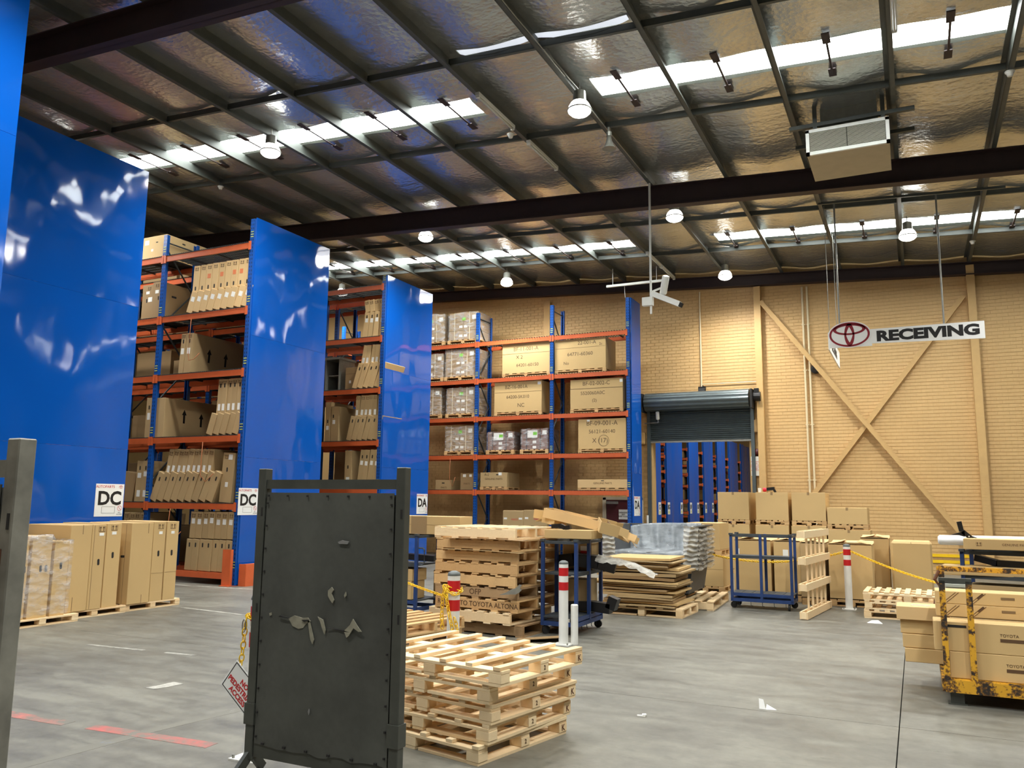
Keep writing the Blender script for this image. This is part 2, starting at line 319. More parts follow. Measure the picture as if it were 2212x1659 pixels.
# wall columns and X brace
for i, (x, w) in enumerate(((-3.52, 0.17), (1.43, 0.17), (-9.6, 0.2), (-15.2, 0.2))):
    b = MB().box((x, WY-0.16, 3.75), (w, 0.012, 7.5)).box((x, WY-0.02, 3.75), (w, 0.012, 7.5)).box((x, WY-0.09, 3.75), (0.012, 0.14, 7.5)) if i > 1 else MB().box((x, WY-0.1, 3.65), (w, 0.2, 7.3))
    struct(build(b, 'trim_%d' % (i+1), 'tan'))
def brace(n, p, q):
    p, q = Vector(p), Vector(q); b = MB(); b.bar(p, q, 0.13, 0.02); off = Vector((0, -0.05, 0)); d = (q-p).normalized(); s = Vector((d.z, 0, -d.x))*0.055
    b.bar(p+off+s, q+off+s, 0.02, 0.1); struct(build(b, 'trim_%d' % n, 'tan'))
brace(5, (-3.4, WY-0.14, 6.92), (1.25, WY-0.14, 0.55)); brace(6, (1.3, WY-0.06, 6.55), (-3.0, WY-0.06, 0.85))
# far hall behind the roller door
struct(build(MB().box((-14, 64, 4.5), (40, 0.2, 9)), 'wall_far', 'tan')); struct(build(MB().box((7, 43, 4.5), (0.2, 42, 9)), 'wall_far_right', 'tan')); struct(build(MB().box((-34, 43, 4.5), (0.2, 42, 9)), 'wall_far_left', 'tan'))
struct(build(MB().box((-13, 43, 9), (44, 42, 0.1)), 'ceiling_far', 'foil'))
for x, y in ((-6, 27), (-6, 34), (-7, 42), (-7, 50)):
    L = bpy.data.lights.new('far_hall_lamp', 'AREA'); L.shape = 'DISK'; L.size = 0.8; L.energy = 420; L.color = (1, 0.97, 0.92); lo = bpy.data.objects.new('far_hall_lamp', L); C.objects.link(lo); lo.location = (x, y, 8.4)

# ------------------------------------------------------------------ setting: roof
RS = 0.0545; zp = lambda x: 7.435-RS*x; PX = [1.4-1.43*k for k in range(-8, 24)]
def smooth_noise(x, y): return 0.5*math.sin(x*2.1+1.3*math.sin(y*0.9))*math.sin(y*1.7+x*0.4)+0.3*math.sin(x*5.3+y*2.2)+0.2*math.sin(y*6.1-x*1.3)
ceil = struct(build(MB().box((-9.7, 5, 0), (47.5, 34.4, 0.04)), 'ceiling', 'galv', None, (0, 0, 7.435+0.36+0.02)))
ceil.rotation_euler = (0, math.atan(RS), 0); bpy.context.view_layer.update(); INV = ceil.matrix_world.inverted()
# roof openings (x0,x1,y0,y1)
SK = [(-4.07, 1.42, 10.80, 11.44), (-21, -6.08, 10.72, 11.36), (-3.95, 7, 18.68, 19.42), (-21, -5.99, 18.66, 19.38), (-4.07, 7, 2.9, 3.55), (-21, -6.08, 2.9, 3.55)]
SL = (-5.55, -3.02, 9.36, 9.47)
gx = sorted(set([round(-33+0.13*i, 3) for i in range(362)]+[v for k in SK+[SL] for v in k[:2]]+PX)); gy = sorted(set([round(-11.9+0.2*i, 3) for i in range(170)]+[v for k in SK+[SL] for v in k[2:]]))
import bisect
def foil_z(x, y):
    t = ((x-1.4)/1.43) % 1.0; s = math.sin(PI*t)
    zz = zp(x)+0.2-0.055*s*s + s*0.016*smooth_noise(x, y)
    for k in SK:
        d = min(abs(y-k[2]), abs(y-k[3]))
        if k[0]-0.1 < x < k[1]+0.1 and d < 0.25 and not (k[2] < y < k[3]): zz += (0.25-d)*0.16*s
    if SL[0] < x < SL[1] and 9.47 <= y < 9.9: zz -= 0.05*s*(1-(y-9.47)/0.43)
    return zz
hidx = {}; fv = []; ff = []
for i in range(len(gx)-1):
    for j in range(len(gy)-1):
        cx, cy = (gx[i]+gx[i+1])/2, (gy[j]+gy[j+1])/2
        if any(k[0] < cx < k[1] and k[2] < cy < k[3] for k in SK+[SL]): continue
        q = []
        for a, b in ((i, j), (i+1, j), (i+1, j+1), (i, j+1)):
            if (a, b) not in hidx: hidx[(a, b)] = len(fv); fv.append((gx[a], gy[b], foil_z(gx[a], gy[b])))
            q.append(hidx[(a, b)])
        ff.append(q)
mb = MB(); mb.v = [tuple(INV @ Vector(p)) for p in fv]; mb.f = ff
build(mb, 'foil_blanket', 'foil', ceil, smooth=True)
def cput(o):  # child of the ceiling, placed in world terms
    mwo = Matrix.LocRotScale(o.location, o.rotation_euler, None); o.parent = ceil; o.matrix_local = INV @ mwo; return o
pm = MB().box((0, 0, 0.1), (0.012, 34, 0.2)).box((0.03, 0, 0.006), (0.07, 34, 0.012)).box((-0.03, 0, 0.194), (0.07, 34, 0.012)).box((0.06, 0, 0.018), (0.008, 34, 0.026)).mesh('purlin', 'purlin')
for x in PX:
    if -32.5 < x < 13.5: cput(put('purlin', pm, None, (x, 5, zp(x))))
bm_ = MB().box((0, 0, 0), (1.40, 0.05, 0.012)).box((0, -0.02, 0.045), (1.40, 0.01, 0.09)).mesh('bridging_bar', 'purlin')
for k, x in enumerate(PX):
    for y in (1.5, 4.1, 9.5, 12.16, 17.2, 19.65):
        if -24 < x-0.7 < 6: cput(put('bridging_bar', bm_, None, (x-0.715, y, zp(x-0.715)+0.06), (0, math.atan(RS), 0)))
for i, y in enumerate((6.72, 14.85, 21.84, -1.4)):
    b = MB(); zc = 7.435; L = 52; d = 0.42 if i != 2 else 0.3
    b.box((0, 0, -0.01), (L, 0.2, 0.02)).box((0, 0, -d/2), (L, 0.012, d)).box((0, 0, -d+0.01), (L, 0.2, 0.02))
    cput(build(b, 'rafter', 'rafter', None, (-12, y, zp(-12)), (0, math.atan(RS), 0)))
b = MB()   # fly braces at the mid rafter
for i, k in enumerate(SK):
    w = struct(build(MB().box((0, 0, 0), (k[1]-k[0]+0.1, k[3]-k[2]+0.1, 0.02)), 'window_%d' % (i+1), 'sky', None, ((k[0]+k[1])/2, (k[2]+k[3])/2, zp((k[0]+k[1])/2)+0.29), (0, math.atan(RS), 0)))
    n = 0
    for x in PX:
        xc = x-0.715
        if k[0]+0.15 < xc < k[1]-0.1 and xc > -16 and k[2] > 5:
            b = MB(); L = k[3]-k[2]; b.box((0, 0, 0), (0.03, L+0.5, 0.012)); b.box((0, -L/2-0.14, 0.004), (0.1, 0.26, 0.014)); b.box((0, L/2+0.16, 0.004), (0.1, 0.22, 0.014))
            o = build(b, 'skylight_strap', 'rafter', None, (xc, (k[2]+k[3])/2, zp(xc)+0.12)); o.parent = w; bpy.context.view_layer.update(); o.matrix_parent_inverse = w.matrix_world.inverted()
struct(build(MB().box((0, 0, 0), (SL[1]-SL[0]+0.1, 0.35, 0.02)), 'window_7', 'slit', None, ((SL[0]+SL[1])/2, 9.46, zp(-4.3)+0.27), (0, math.atan(RS), 0)))

# ------------------------------------------------------------------ lamps and ceiling fittings
hb = {'housing': MB().lathe([(0.05, 0.30), (0.09, 0.28), (0.1, 0.14), (0.12, 0.12)], 14).mesh('housing', 'galv', True),
      'reflector': MB().lathe([(0.176, 0.0), (0.182, 0.004), (0.182, -0.008), (0.176, -0.012)], 24).mesh('reflector', 'galv', True),
      'lens': MB().lathe([(0.1, 0.13), (0.13, 0.1), (0.158, 0.05), (0.172, 0.0), (0.165, -0.035), (0.13, -0.07), (0.08, -0.092), (0.03, -0.1)], 24).mesh('lens', 'lamp', True),
      'hook': MB().cyl((0, 0, 0.29), (0, 0, 0.42), 0.008, 6).mesh('hook', 'galv')}
SPL = bpy.data.lights.new('lamp_light', 'SPOT'); SPL.energy = SPOT_W; SPL.spot_size = rad(165); SPL.spot_blend = 1.0; SPL.shadow_soft_size = 0.18; SPL.color = (1, 0.98, 0.94)
LAMPS = [(-4.15, 10.6, 'glowing high bay lamp under the roof beside the horn loudspeaker'), (-9.85, 10.35, 'glowing high bay lamp just below the skylight above the DC panels'),
         (-9.88, 15.5, 'glowing high bay lamp above the third blue rack panel'), (-9.95, 19.85, 'glowing high bay lamp above the wrapped pallets on the wall rack'),
         (-4.08, 15.65, 'glowing high bay lamp beside the camera pole, past the dark rafter'), (-4.06, 20.45, 'glowing high bay lamp above the roller door'), (0.12, 18.1, 'glowing high bay lamp above the hanging receiving sign')]
G_H = 'high bay lamps outside the view'
for x, y in ((-4.1, 5.6), (-4.1, 0.8), (1.8, 5.6), (1.8, 0.8), (-9.9, 0.8), (-15.7, 10.4), (-15.7, 19.9), (2.0, 10.4), (2.75, 15.5), (-4.1, -5), (-7.0, 4.9)): LAMPS.append((x, y, 'unseen high bay lamp over the floor outside the photographed view'))  # unseen lamps: grid ones, plus some added to light the sign and left cartons
for x, y, lb in LAMPS:
    t = thing('high_bay_lamp', lb, 'lamp', (x, y, zp(x)-0.36), 0, G_H if 'outside' in lb else 'glowing high bay lamps')
    for n, me in hb.items(): put(n, me, t)
    lo = bpy.data.objects.new('lamp_light', SPL); C.objects.link(lo); lo.parent = t; lo.location = (0, 0, -0.14)
def batten(x, y0, lb, lit=False):
    t = thing('fluorescent_batten', lb, 'light', (x+0.09, y0, zp(x)-0.02))
    piece('body', (0.07, 1.25, 0.05), 'tube', t, (0, 0.62, -0.02)); build(MB().cyl((0, 0.04, -0.06), (0, 1.2, -0.06), 0.018, 8), 'tube', 'tube', t, smooth=True)
    for y in (0.02, 1.22): piece('end_cap', (0.06, 0.03, 0.06), 'white', t, (0, y, -0.05))
batten(-5.75, 10.22, 'unlit white batten light on the purlin at the skylight end'); batten(-5.75, 12.05, 'unlit white batten light on the purlin past the first skylight'); batten(-5.75, 19.0, 'unlit batten light on the purlin past the far skylight end')
batten(-5.75, 20.3, 'unlit batten light close to the brick wall above the wall rack'); batten(-0.03, 9.2, 'white batten light on the purlin left of the air unit'); batten(1.42, 9.0, 'white batten light on the purlin at the skylight right end')
def sensor(x, y, lb): 
    t = thing('smoke_detector', lb, 'detector', (x, y, zp(x))); build(MB().lathe([(0.05, 0), (0.06, -0.02), (0.045, -0.03), (0.035, -0.07), (0.01, -0.075)], 12), 'body', 'white', t, smooth=True); build(MB().lathe([(0.063, -0.004), (0.063, -0.014)], 12), 'rim', 'white', t)
sensor(-12.9, 12.15, 'small white smoke detector on the purlin beside the DC panel top'); sensor(-5.85, 11.75, 'small white smoke detector between the batten lights'); sensor(1.42, 12.1, 'small white smoke detector on the purlin at the skylight end'); sensor(1.4, 20.0, 'small white smoke detector above the receiving sign end'); sensor(-5.8, 21.4, 'small white smoke detector close to the brick wall top')
t = thing('horn_loudspeaker', 'grey horn loudspeaker hanging from the purlin near the bright lamp', 'loudspeaker', (-4.2, 12.05, zp(-4.2)-0.02))
build(MB().lathe([(0.03, -0.12), (0.045, -0.2), (0.07, -0.28), (0.11, -0.34), (0.115, -0.345), (0.1, -0.34)], 16), 'horn', 'galv', t, smooth=True); build(MB().lathe([(0.045, -0.06), (0.045, -0.13)], 12), 'driver', 'galv', t); piece('bracket', (0.03, 0.06, 0.1), 'galv', t, (0, 0, -0.03))
b = MB().tube([(-4.22, 3.0+0.4*i, zp(-4.22)-0.015+0.006*math.sin(i*1.7)) for i in range(19)], 0.009, 5).tube([(-4.19, 9.6, zp(-4.2)-0.01), (-4.17, 10.3, zp(-4.2)-0.04), (-4.16, 10.6, zp(-4.2)-0.05)], 0.008, 5).tube([(-4.24, 10.7+0.4*i, zp(-4.24)-0.015) for i in range(10)], 0.009, 5)
tag(build(b, 'electrical_cable', 'galv', smooth=True), 'grey electrical cable clipped under the purlin to the bright lamp', 'cable')
# air unit
t = thing('air_conditioning_outlet', 'cream ducted air outlet box with louvred grille under the roof', 'air outlet', (-0.65, 12.6, 6.84))
b = MB().box((0, 0.55, 0.2), (1.14, 1.08, 0.4)); build(b, 'plenum_box', 'acbox', t)
f = build(MB().box((0, -0.01, 0.38), (1.16, 0.04, 0.05)).box((0, -0.01, 0.025), (1.16, 0.04, 0.05)).box((-0.555, -0.01, 0.2), (0.05, 0.04, 0.4)).box((0.555, -0.01, 0.2), (0.05, 0.04, 0.4)), 'grille_frame', 'white', t)
piece('grille_back', (1.06, 0.01, 0.31), 'dark', t, (0, 0.0, 0.2)); piece('mullion', (0.014, 0.02, 0.31), 'dark', t, (0, -0.012, 0.2))
sm = MB().box((0, 0, 0), (1.05, 0.018, 0.006), (0.6, 0, 0)).mesh('louvre_blade', 'grille')
for k in range(16): put('louvre_blade', sm, t, (0, -0.014, 0.058+0.019*k))
build(MB().box((0.02, 0.5, 0.62), (0.8, 0.6, 0.46)), 'duct_neck', 'galv', t)
for y in (0.1, 0.85): piece('support_channel', (1.75, 0.06, 0.06), 'purlin', t, (0.05, y, 0.52))
for x in (-0.45, 0.5): piece('hanger', (0.06, 0.05, 0.5), 'purlin', t, (x, 0.1, 0.66))

# ------------------------------------------------------------------ generic builders
def oval(w, h, d=0.002, n=12):
    return MB().prism([(((w-h)/2 if math.cos(2*PI*i/n) > 0 else -(w-h)/2)*(1 if w > h else 0)+min(w, h)/2*math.cos(2*PI*i/n), (0 if w > h else ((h-w)/2 if math.sin(2*PI*i/n) > 0 else -(h-w)/2))+min(w, h)/2*math.sin(2*PI*i/n)) for i in range(n)], -d/2, d/2)
HOLE = oval(0.035, 0.085).mesh('handle_hole', 'dark'); ARROW = MB().prism([(-0.025, -0.14), (0.025, -0.14), (0.025, 0.03), (0.06, 0.03), (0, 0.14), (-0.06, 0.03), (-0.025, 0.03)], -0.001, 0.001).mesh('arrow_print', 'ink')
def mark_up(parent, x, y, z, s=1.0, side='F'):
    b = MB()
    for dx in (-0.022, 0.022): b.box((dx, 0, 0), (0.008, 0.002, 0.05)); b.prism([(dx-0.016, 0.012), (dx+0.016, 0.012), (dx, 0.034)], -0.001, 0.001)
    b.box((0, 0, -0.03), (0.08, 0.002, 0.006)); b.box((-0.042, 0, 0.002), (0.004, 0.002, 0.07)); b.box((0.042, 0, 0.002), (0.004, 0.002, 0.07))
    o = put('this_way_up_print', b.mesh('this_way_up_print', 'ink_brown') if 'up' not in _tx else _tx['up'], parent, (x, y, z), (0, 0, 0 if side == 'F' else PI/2)); _tx['up'] = o.data; o.scale = (s, 1, s)
def carton(label, loc, d, rot=(0, 0, 0), mat='card', group=None, parts=(), name='carton', cat='carton', ch=0.004):
    """loc = centre of the base; parts: (kind, face, u, v, ...)"""
    sx, sy, sz = d; k = (round(sx, 3), round(sy, 3), round(sz, 3), mat, 'c')
    if k not in _bc: _bc[k] = MB().box((0, 0, sz/2), d, None, ch).mesh(name, mat)
    o = put(name, _bc[k], None, loc, rot); tag(o, label, cat, group)
    for p in parts:
        kd, f, u, v = p[:4]
        pos = {'F': (u, -sy/2-0.001, v), 'R': (sx/2+0.001, u, v), 'T': (u, v, sz+0.001), 'B': (u, sy/2+0.001, v)}[f]; rz = PI/2 if f == 'R' else 0
        if kd == 'hole': put('handle_hole', HOLE, o, pos, (0, 0 if len(p) < 5 else p[4], rz) if f != 'R' or len(p) < 5 else (p[4], 0, rz))
        elif kd == 'label': piece('paper_label', (p[4], 0.002, p[5]), p[6] if len(p) > 6 else 'paper', o, pos, (0, 0, rz))
        elif kd == 'up': mark_up(o, *pos, p[4] if len(p) > 4 else 1.0, f)
        elif kd == 'arrow': q = put('arrow_print', ARROW, o, pos, (0, 0, rz))
        elif kd == 'tape': 
            if f == 'T': piece('tape_strip', (p[4], p[5], 0.002), 'card3', o, pos)
            else: piece('tape_strip', (p[4], 0.003, p[5]), 'card3', o, pos, (0, 0, rz))
        elif kd == 'slot': piece('handle_slot', (p[4], 0.002, p[5]), 'dark', o, pos, (0, 0, rz))
        elif kd == 'text': text('printed_text', p[4], p[5], p[6] if len(p) > 6 else 'pen', o, pos, RR if f == 'R' else FR)
        elif kd == 'seam': piece('flap_seam', (p[4], 0.0025, p[5]), 'card_in', o, pos, (0, 0, rz))
    return o
def pallet(label, loc, L, D, H=0.14, kind='block', rz=0.0, mat='pine', group=None, nslat=7, stencil=None, name='pallet', sw=0.1, rot=None):
    t = thing(name, label, 'pallet', loc, rz, group)
    if rot: t.rotation_euler = rot
    j = lambda a: RN.uniform(-a, a)
    if kind == 'stringer':
        hs = H-0.036
        for k in (-1, 0, 1):
            o = piece('stringer', (L, 0.042, hs), mat, t, (j(0.004), k*(D/2-0.022), 0.018+hs/2), ch=0.002)
            if k == -1 and stencil: text('stencil_text', stencil[0], stencil[1], 'ink_brown', o, (stencil[2], -0.0225, 0), FR, 0.0008)
        for k in range(nslat):
            x = -L/2+0.05+k*(L-0.1)/(nslat-1); piece('deck_board', (sw*RN.uniform(0.85, 1.1), D+j(0.008), 0.018), mat, t, (x, j(0.006), H-0.009), (0, 0, j(0.012)))
        for k in range(5): piece('base_board', (sw, D+j(0.008), 0.018), mat, t, (-L/2+0.05+k*(L-0.1)/4, j(0.005), 0.009))
    else:
        bhh = H-0.062
        for a in (-1, 0, 1):
            for b in (-1, 0, 1): piece('block', (0.1, 0.09, bhh), mat, t, (a*(L/2-0.05), b*(D/2-0.045), 0.02+bhh/2), ch=0.002)
        for a in (-1, 0, 1): piece('stringer_board', (L, 0.09, 0.02), mat, t, (j(0.004), a*(D/2-0.045), 0.02+bhh+0.01), ch=0.002)
        for k in range(nslat): piece('deck_board', (sw, D, 0.022), mat, t, (-L/2+sw/2+k*(L-sw)/(nslat-1)+j(0.006), j(0.005), H-0.011), (0, 0, j(0.01)), ch=0.002)
        for a in (-1, 0, 1): piece('base_board', (0.09, D-0.002, 0.018), mat, t, (a*(L/2-0.05), 0, 0.01))
        for b in (-1, 1): piece('base_board', (L/2-0.14, 0.08, 0.0175), mat, t, (-L/4, b*(D/2-0.045), 0.01)); piece('base_board', (L/2-0.14, 0.08, 0.0175), mat, t, (L/4, b*(D/2-0.045), 0.01))
    return t

# ------------------------------------------------------------------ racks
def upright_mesh(h):
    k = ('upr', round(h, 2))
    if k not in _bc: _bc[k] = MB().box((0, -0.034, h/2), (0.1, 0.004, h)).box((-0.048, 0, h/2), (0.004, 0.072, h)).box((0.048, 0, h/2), (0.004, 0.072, h)).box((-0.038, 0.034, h/2), (0.022, 0.004, h)).box((0.038, 0.034, h/2), (0.022, 0.004, h)).mesh('upright', 'upright')
    return _bc[k]
def beam_mesh(L):
    k = ('beam', round(L, 2))
    if k not in _bc:
        b = MB().box((0, 0, -0.055), (L, 0.045, 0.07)).box((0, -0.003, -0.01), (L, 0.038, 0.02)).box((0, -0.003, -0.1), (L, 0.038, 0.02))
        for s in (-1, 1): b.box((s*(L/2+0.012), -0.03, -0.06), (0.06, 0.012, 0.17))
        _bc[k] = b.mesh('beam', 'orange')
    return _bc[k]
def deck_mesh(L, D, sp, w):
    k = ('deck', round(L, 2), round(D, 2), sp)
    if k not in _bc:
        b = MB(); n = int(L/sp)
        for i in range(n+1): b.box((-L/2+0.02+i*(L-0.04)/n, D/2, 0.006), (w, D+0.06, w))
        for i in range(7 if sp < 0.1 else 3): b.box((0, 0.03+i*(D-0.06)/(6 if sp < 0.1 else 2), 0.0), (L, w, w))
        for i in range(3): b.box((-L/3+i*L/3, D/2, -0.02), (0.03, D-0.04, 0.03))
        _bc[k] = b.mesh('wire_deck', 'wire')
    return _bc[k]
TAGM = MB().box((0, 0, -0.05), (0.07, 0.003, 0.016)).box((0, 0, 0), (0.07, 0.003, 0.016)).box((0, 0, 0.05), (0.07, 0.003, 0.016)).mesh('level_tag', 'khaki')
def rack_row(t, xs, y, D, levels, h, decks=True, sp=0.05, back=True, tags=True, wirew=0.013):
    for x in xs:
        put('upright', upright_mesh(h), t, (x, y+0.036, 0)); put('upright', upright_mesh(h), t, (x, y+D-0.036, 0), (0, 0, PI))
        k = ('brace', round(h, 1), D)
        if k not in _bc:
            b = MB(); z = 0.3; s = 1
            while z < h-0.9: b.bar((0, 0.06 if s > 0 else D-0.06, z), (0, D-0.06 if s > 0 else 0.06, z+0.8), 0.03, 0.02); z += 0.8; s = -s
            for z in (0.25, h-0.15): b.bar((0, 0.05, z), (0, D-0.05, z), 0.03, 0.02)
            _bc[k] = b.mesh('frame_brace', 'cartdark')
        put('frame_brace', _bc[k], t, (x, y, 0)); piece('foot_plate', (0.13, 0.12, 0.008), 'orange', t, (x, y+0.04, 0.004))
        if tags:
            for z in levels: put('level_tag', TAGM, t, (x, y-0.002, z+0.16))
    for i in range(len(xs)-1):
        L = abs(xs[i+1]-xs[i])-0.1; xm = (xs[i]+xs[i+1])/2
        for z in levels:
            put('beam', beam_mesh(L), t, (xm, y+0.02, z))
            if back: put('beam', beam_mesh(L), t, (xm, y+D-0.02, z), (0, 0, PI))
            if decks and z > 0.3: put('wire_deck', deck_mesh(L, D, sp, wirew), t, (xm, y, z+0.004))
def end_panel(t, X, y0, y1, h, z0=0.02):
    n = 3; hh = (h-z0)/n
    for k in range(n): piece('panel_sheet', (0.02, y1-y0, hh-0.003), 'panel', t, (X-0.01, (y0+y1)/2, z0+hh*(k+0.5)), (0, 0, 0))
def ring(cx, cz, a, b, w0, w1=None, n=40, mat='maroon', name='emblem_ring', parent=None, loc=(0, 0, 0), rot=(0, 0, 0)):
    w1 = w0 if w1 is None else w1; m = MB(); vs = []; fs = []
    for i in range(n):
        t = 2*PI*i/n; w = w0+(w1-w0)*abs(math.sin(t)); c, s = math.cos(t), math.sin(t)
        vs += [(cx+a*c, 0, cz+b*s), (cx+(a-w)*c, 0, cz+(b-w)*s)]
    for i in range(n): j = (i+1) % n; fs.append((2*i, 2*j, 2*j+1, 2*i+1))
    m.add(vs, fs); return build(m, name, mat, parent, loc, rot)
def emblem(parent, loc, s, rot, mat='maroon'):
    """red oval badge of three nested ovals, total width 2*s"""
    h = s*0.66
    ring(0, 0, s, h, s*0.105, s*0.1, mat=mat, parent=parent, loc=loc, rot=rot); ring(0, h*0.42, s*0.80, h*0.46, s*0.16, s*0.1, mat=mat, parent=parent, loc=loc, rot=rot); ring(0, -h*0.02, s*0.25, h*0.93, s*0.085, s*0.2, mat=mat, parent=parent, loc=loc, rot=rot)
def aisle_sign(t, X, yc, zc, txt, s=0.5):
    p = piece('aisle_sign', (0.004, s, s), 'signwhite', t, (X+0.003, yc, zc)); x = 0.003
    text('aisle_letters', txt, 0.29*s/0.5, 'ink', p, (x, 0, 0.02), RR, 0.009); text('sign_heading', 'AUTOPARTS', 0.058, 'inkred', p, (x, -0.085, 0.205), RR); emblem(p, (x, 0.19, 0.205), 0.035, (0, 0, PI/2), 'inkred')
    b = MB()
    for dz in (-0.05, 0.05): b.box((0, 0, dz), (0.002, 0.23, 0.004))
    for dy in (-0.115, 0.115): b.box((0, dy, 0), (0.002, 0.004, 0.1))
    build(b, 'blank_box_outline', 'inkgrey', p, (x, -0.01, -0.15))
    ring(0, 0, 0.04, 0.04, 0.006, mat='inkred', name='prohibition_ring', parent=p, loc=(x+0.001, 0.19, -0.125), rot=(0, 0, PI/2)); build(MB().box((0, 0, 0), (0.001, 0.006, 0.07), (PI/4, 0, 0)), 'prohibition_bar', 'inkred', p, (x, 0.19, -0.125))
    text('sign_small_print', 'NO\nACCESS', 0.028, 'inkgrey', p, (x, 0.19, -0.205), RR)
XP = -11.28; LV = [0.22, 1.49, 2.77, 4.03, 5.24, 6.53]; LV3 = [0.3, 1.85, 2.98, 4.24, 5.50, 6.78]; LVD = [1.885, 2.87, 3.95, 5.04, 6.12]
UX = [XP-0.07, -13.74, -16.2, -18.66]; UX3 = [XP-0.07, -13.74, -16.2, -18.66]
ra = thing('pallet_rack', 'blue and orange rack ending in the blue panel marked DC beside the steel gate', 'rack', (0, 0, 0))
rack_row(ra, UX, 11.56, 0.86, LV, 7.0); rack_row(ra, UX, 12.94, 0.86, LV, 7.0, tags=False); end_panel(ra, XP, 11.60, 13.82, 7.03); aisle_sign(ra, XP, 11.765, 1.535, 'DC')
rb = thing('pallet_rack', 'blue and orange rack ending in the third blue panel, behind the steel gate top', 'rack')
rack_row(rb, UX3, 16.0, 0.86, LV3, 7.0, sp=0.05); rack_row(rb, UX3, 17.24, 0.86, LV3, 7.0, tags=False); end_panel(rb, XP, 16.04, 18.12, 7.02); aisle_sign(rb, XP, 17.85, 1.5, 'DA')
rd = thing('pallet_rack', 'long rack of wrapped pallets and big cartons against the brick wall', 'rack')
rack_row(rd, [-6.64, -8.83, -11.17, -13.55, -16.0], 20.43, 0.84, LVD, 7.0, sp=0.075, wirew=0.012); end_panel(rd, -6.55, 20.45, 21.25, 7.0); aisle_sign(rd, -6.55, 20.80, 1.5, 'DA')
rc = thing('pallet_rack', 'nearest full rack, its wide blue end panel marked DC above the tall cartons', 'rack')
rack_row(rc, [XP-0.07, -13.74], 6.83, 0.86, LV, 6.9, decks=False, tags=False); rack_row(rc, [XP-0.07, -13.74], 8.16, 0.86, LV, 6.9, decks=False, tags=False); end_panel(rc, XP, 6.81, 9.06, 7.0); aisle_sign(rc, XP, 8.795, 1.545, 'DC')
re = thing('pallet_rack', 'blue rack end panel rising out of the picture beside the gate post', 'rack')
rack_row(re, [-8.67, -11.1], 2.85, 0.86, LV, 8.0, decks=False, tags=False); rack_row(re, [-8.67, -11.1], 4.2, 0.86, LV, 8.0, decks=False, tags=False); end_panel(re, -8.6, 2.83, 5.193, 8.2)
# guards at the foot of the DC rack
t = thing('rack_guard', 'orange upright guard at the rack foot below the DC sign', 'guard', (-11.42, 11.46, 0))
build(MB().box((0, 0, 0.33), (0.2, 0.012, 0.66)).box((0.09, 0.03, 0.33), (0.012, 0.06, 0.66)), 'guard_channel', 'orange', t); piece('base_flange', (0.22, 0.1, 0.012), 'orange', t, (0, 0, 0.006))
t = thing('rack_guard', 'orange corner guard on the floor at the foot of the DC panel', 'guard', (-11.08, 11.6, 0))
build(MB().box((0, 0.42, 0.2), (0.012, 0.84, 0.4)).box((-0.08, 0, 0.2), (0.16, 0.012, 0.4)).box((-0.04, 0.42, 0.395), (0.08, 0.84, 0.01)), 'guard_plate', 'orange', t); piece('base_flange', (0.14, 0.2, 0.012), 'orange', t, (-0.06, 0.3, 0.006))

# ------------------------------------------------------------------ cartons on the racks
def tier(n, x0, x1, y, z, h, lean, depth, where, mat='card2', group='slim cartons in leaning rows', parts=('hole',), jit=0.015):
    p = (x1-x0)/n
    for i in range(n):
        th = lean+RN.uniform(-jit, jit); w = p*math.cos(lean)*0.965
        pr = []
        for k in parts:
            if k == 'hole': pr.append(('hole', 'F', 0, h*0.82))
            elif k == 'hole_low': pr.append(('hole', 'F', 0, h*0.14))
            elif k == 'label': pr.append(('label', 'F', 0, h*RN.uniform(0.62, 0.68), w*0.55, 0.1))
            elif k == 'label_low': pr.append(('label', 'F', RN.uniform(-.1, .1)*w, h*0.2, w*0.5, 0.13))
            elif k == 'up': pr.append(('up', 'F', 0, h-0.07))
            elif k == 'orange' and RN.random() < 0.45: pr.append(('label', 'F', 0, h*0.55, w*0.5, 0.09, 'pink'))
        carton('%s slim carton from the left, %s' % (ORD[i], where), (x0+p*(i+0.5), y+depth/2+RN.uniform(0, 0.02), z+max(0, w/2*math.sin(th))), (w, depth, h/max(0.9, math.cos(th))), (0, th, 0), mat, group, pr)
A = 'rack between the DC panels'
# DC rack, seen between the two DC panels
Y = 11.58
carton('pale carton on the top shelf behind the upright, %s' % A, (-14.15, Y+0.8, LV[5]+0.02), (0.72, 1.5, 0.5), mat='card_light', parts=[('slot', 'F', 0.08, 0.36, 0.06, 0.02), ('label', 'F', -0.22, 0.38, 0.12, 0.1), ('label', 'F', -0.05, 0.2, 0.06, 0.05), ('slot', 'R', -0.3, 0.4, 0.08, 0.03)])
carton('left brown carton on the fifth shelf, %s' % A, (-14.23, Y+0.55, LV[4]+0.02), (0.32, 1.0, 0.74), mat='card3', parts=[('up', 'F', 0.04, 0.66), ('label', 'F', 0.0, 0.57, 0.1, 0.06), ('hole', 'F', -0.02, 0.4), ('label', 'F', 0.08, 0.42, 0.12, 0.1)])
carton('right brown carton on the fifth shelf, %s' % A, (-13.93, Y+0.55, LV[4]+0.02), (0.26, 1.05, 0.77), mat='card3', parts=[('up', 'F', 0.0, 0.69), ('label', 'F', 0.0, 0.56, 0.1, 0.07), ('hole', 'F', 0.05, 0.42), ('slot', 'R', -0.2, 0.5, 0.12, 0.04)])
tier(9, -13.05, -11.40, Y, LV[4]+0.014, 0.42, 0.30, 0.8, 'lower tier, fifth shelf of the DC rack', 'card_light', parts=('label',))
tier(9, -12.93, -11.38, Y+0.02, LV[4]+0.45, 0.55, 0.04, 0.8, 'upper tier, fifth shelf of the DC rack', 'card_light', parts=('hole_low', 'up', 'orange'))
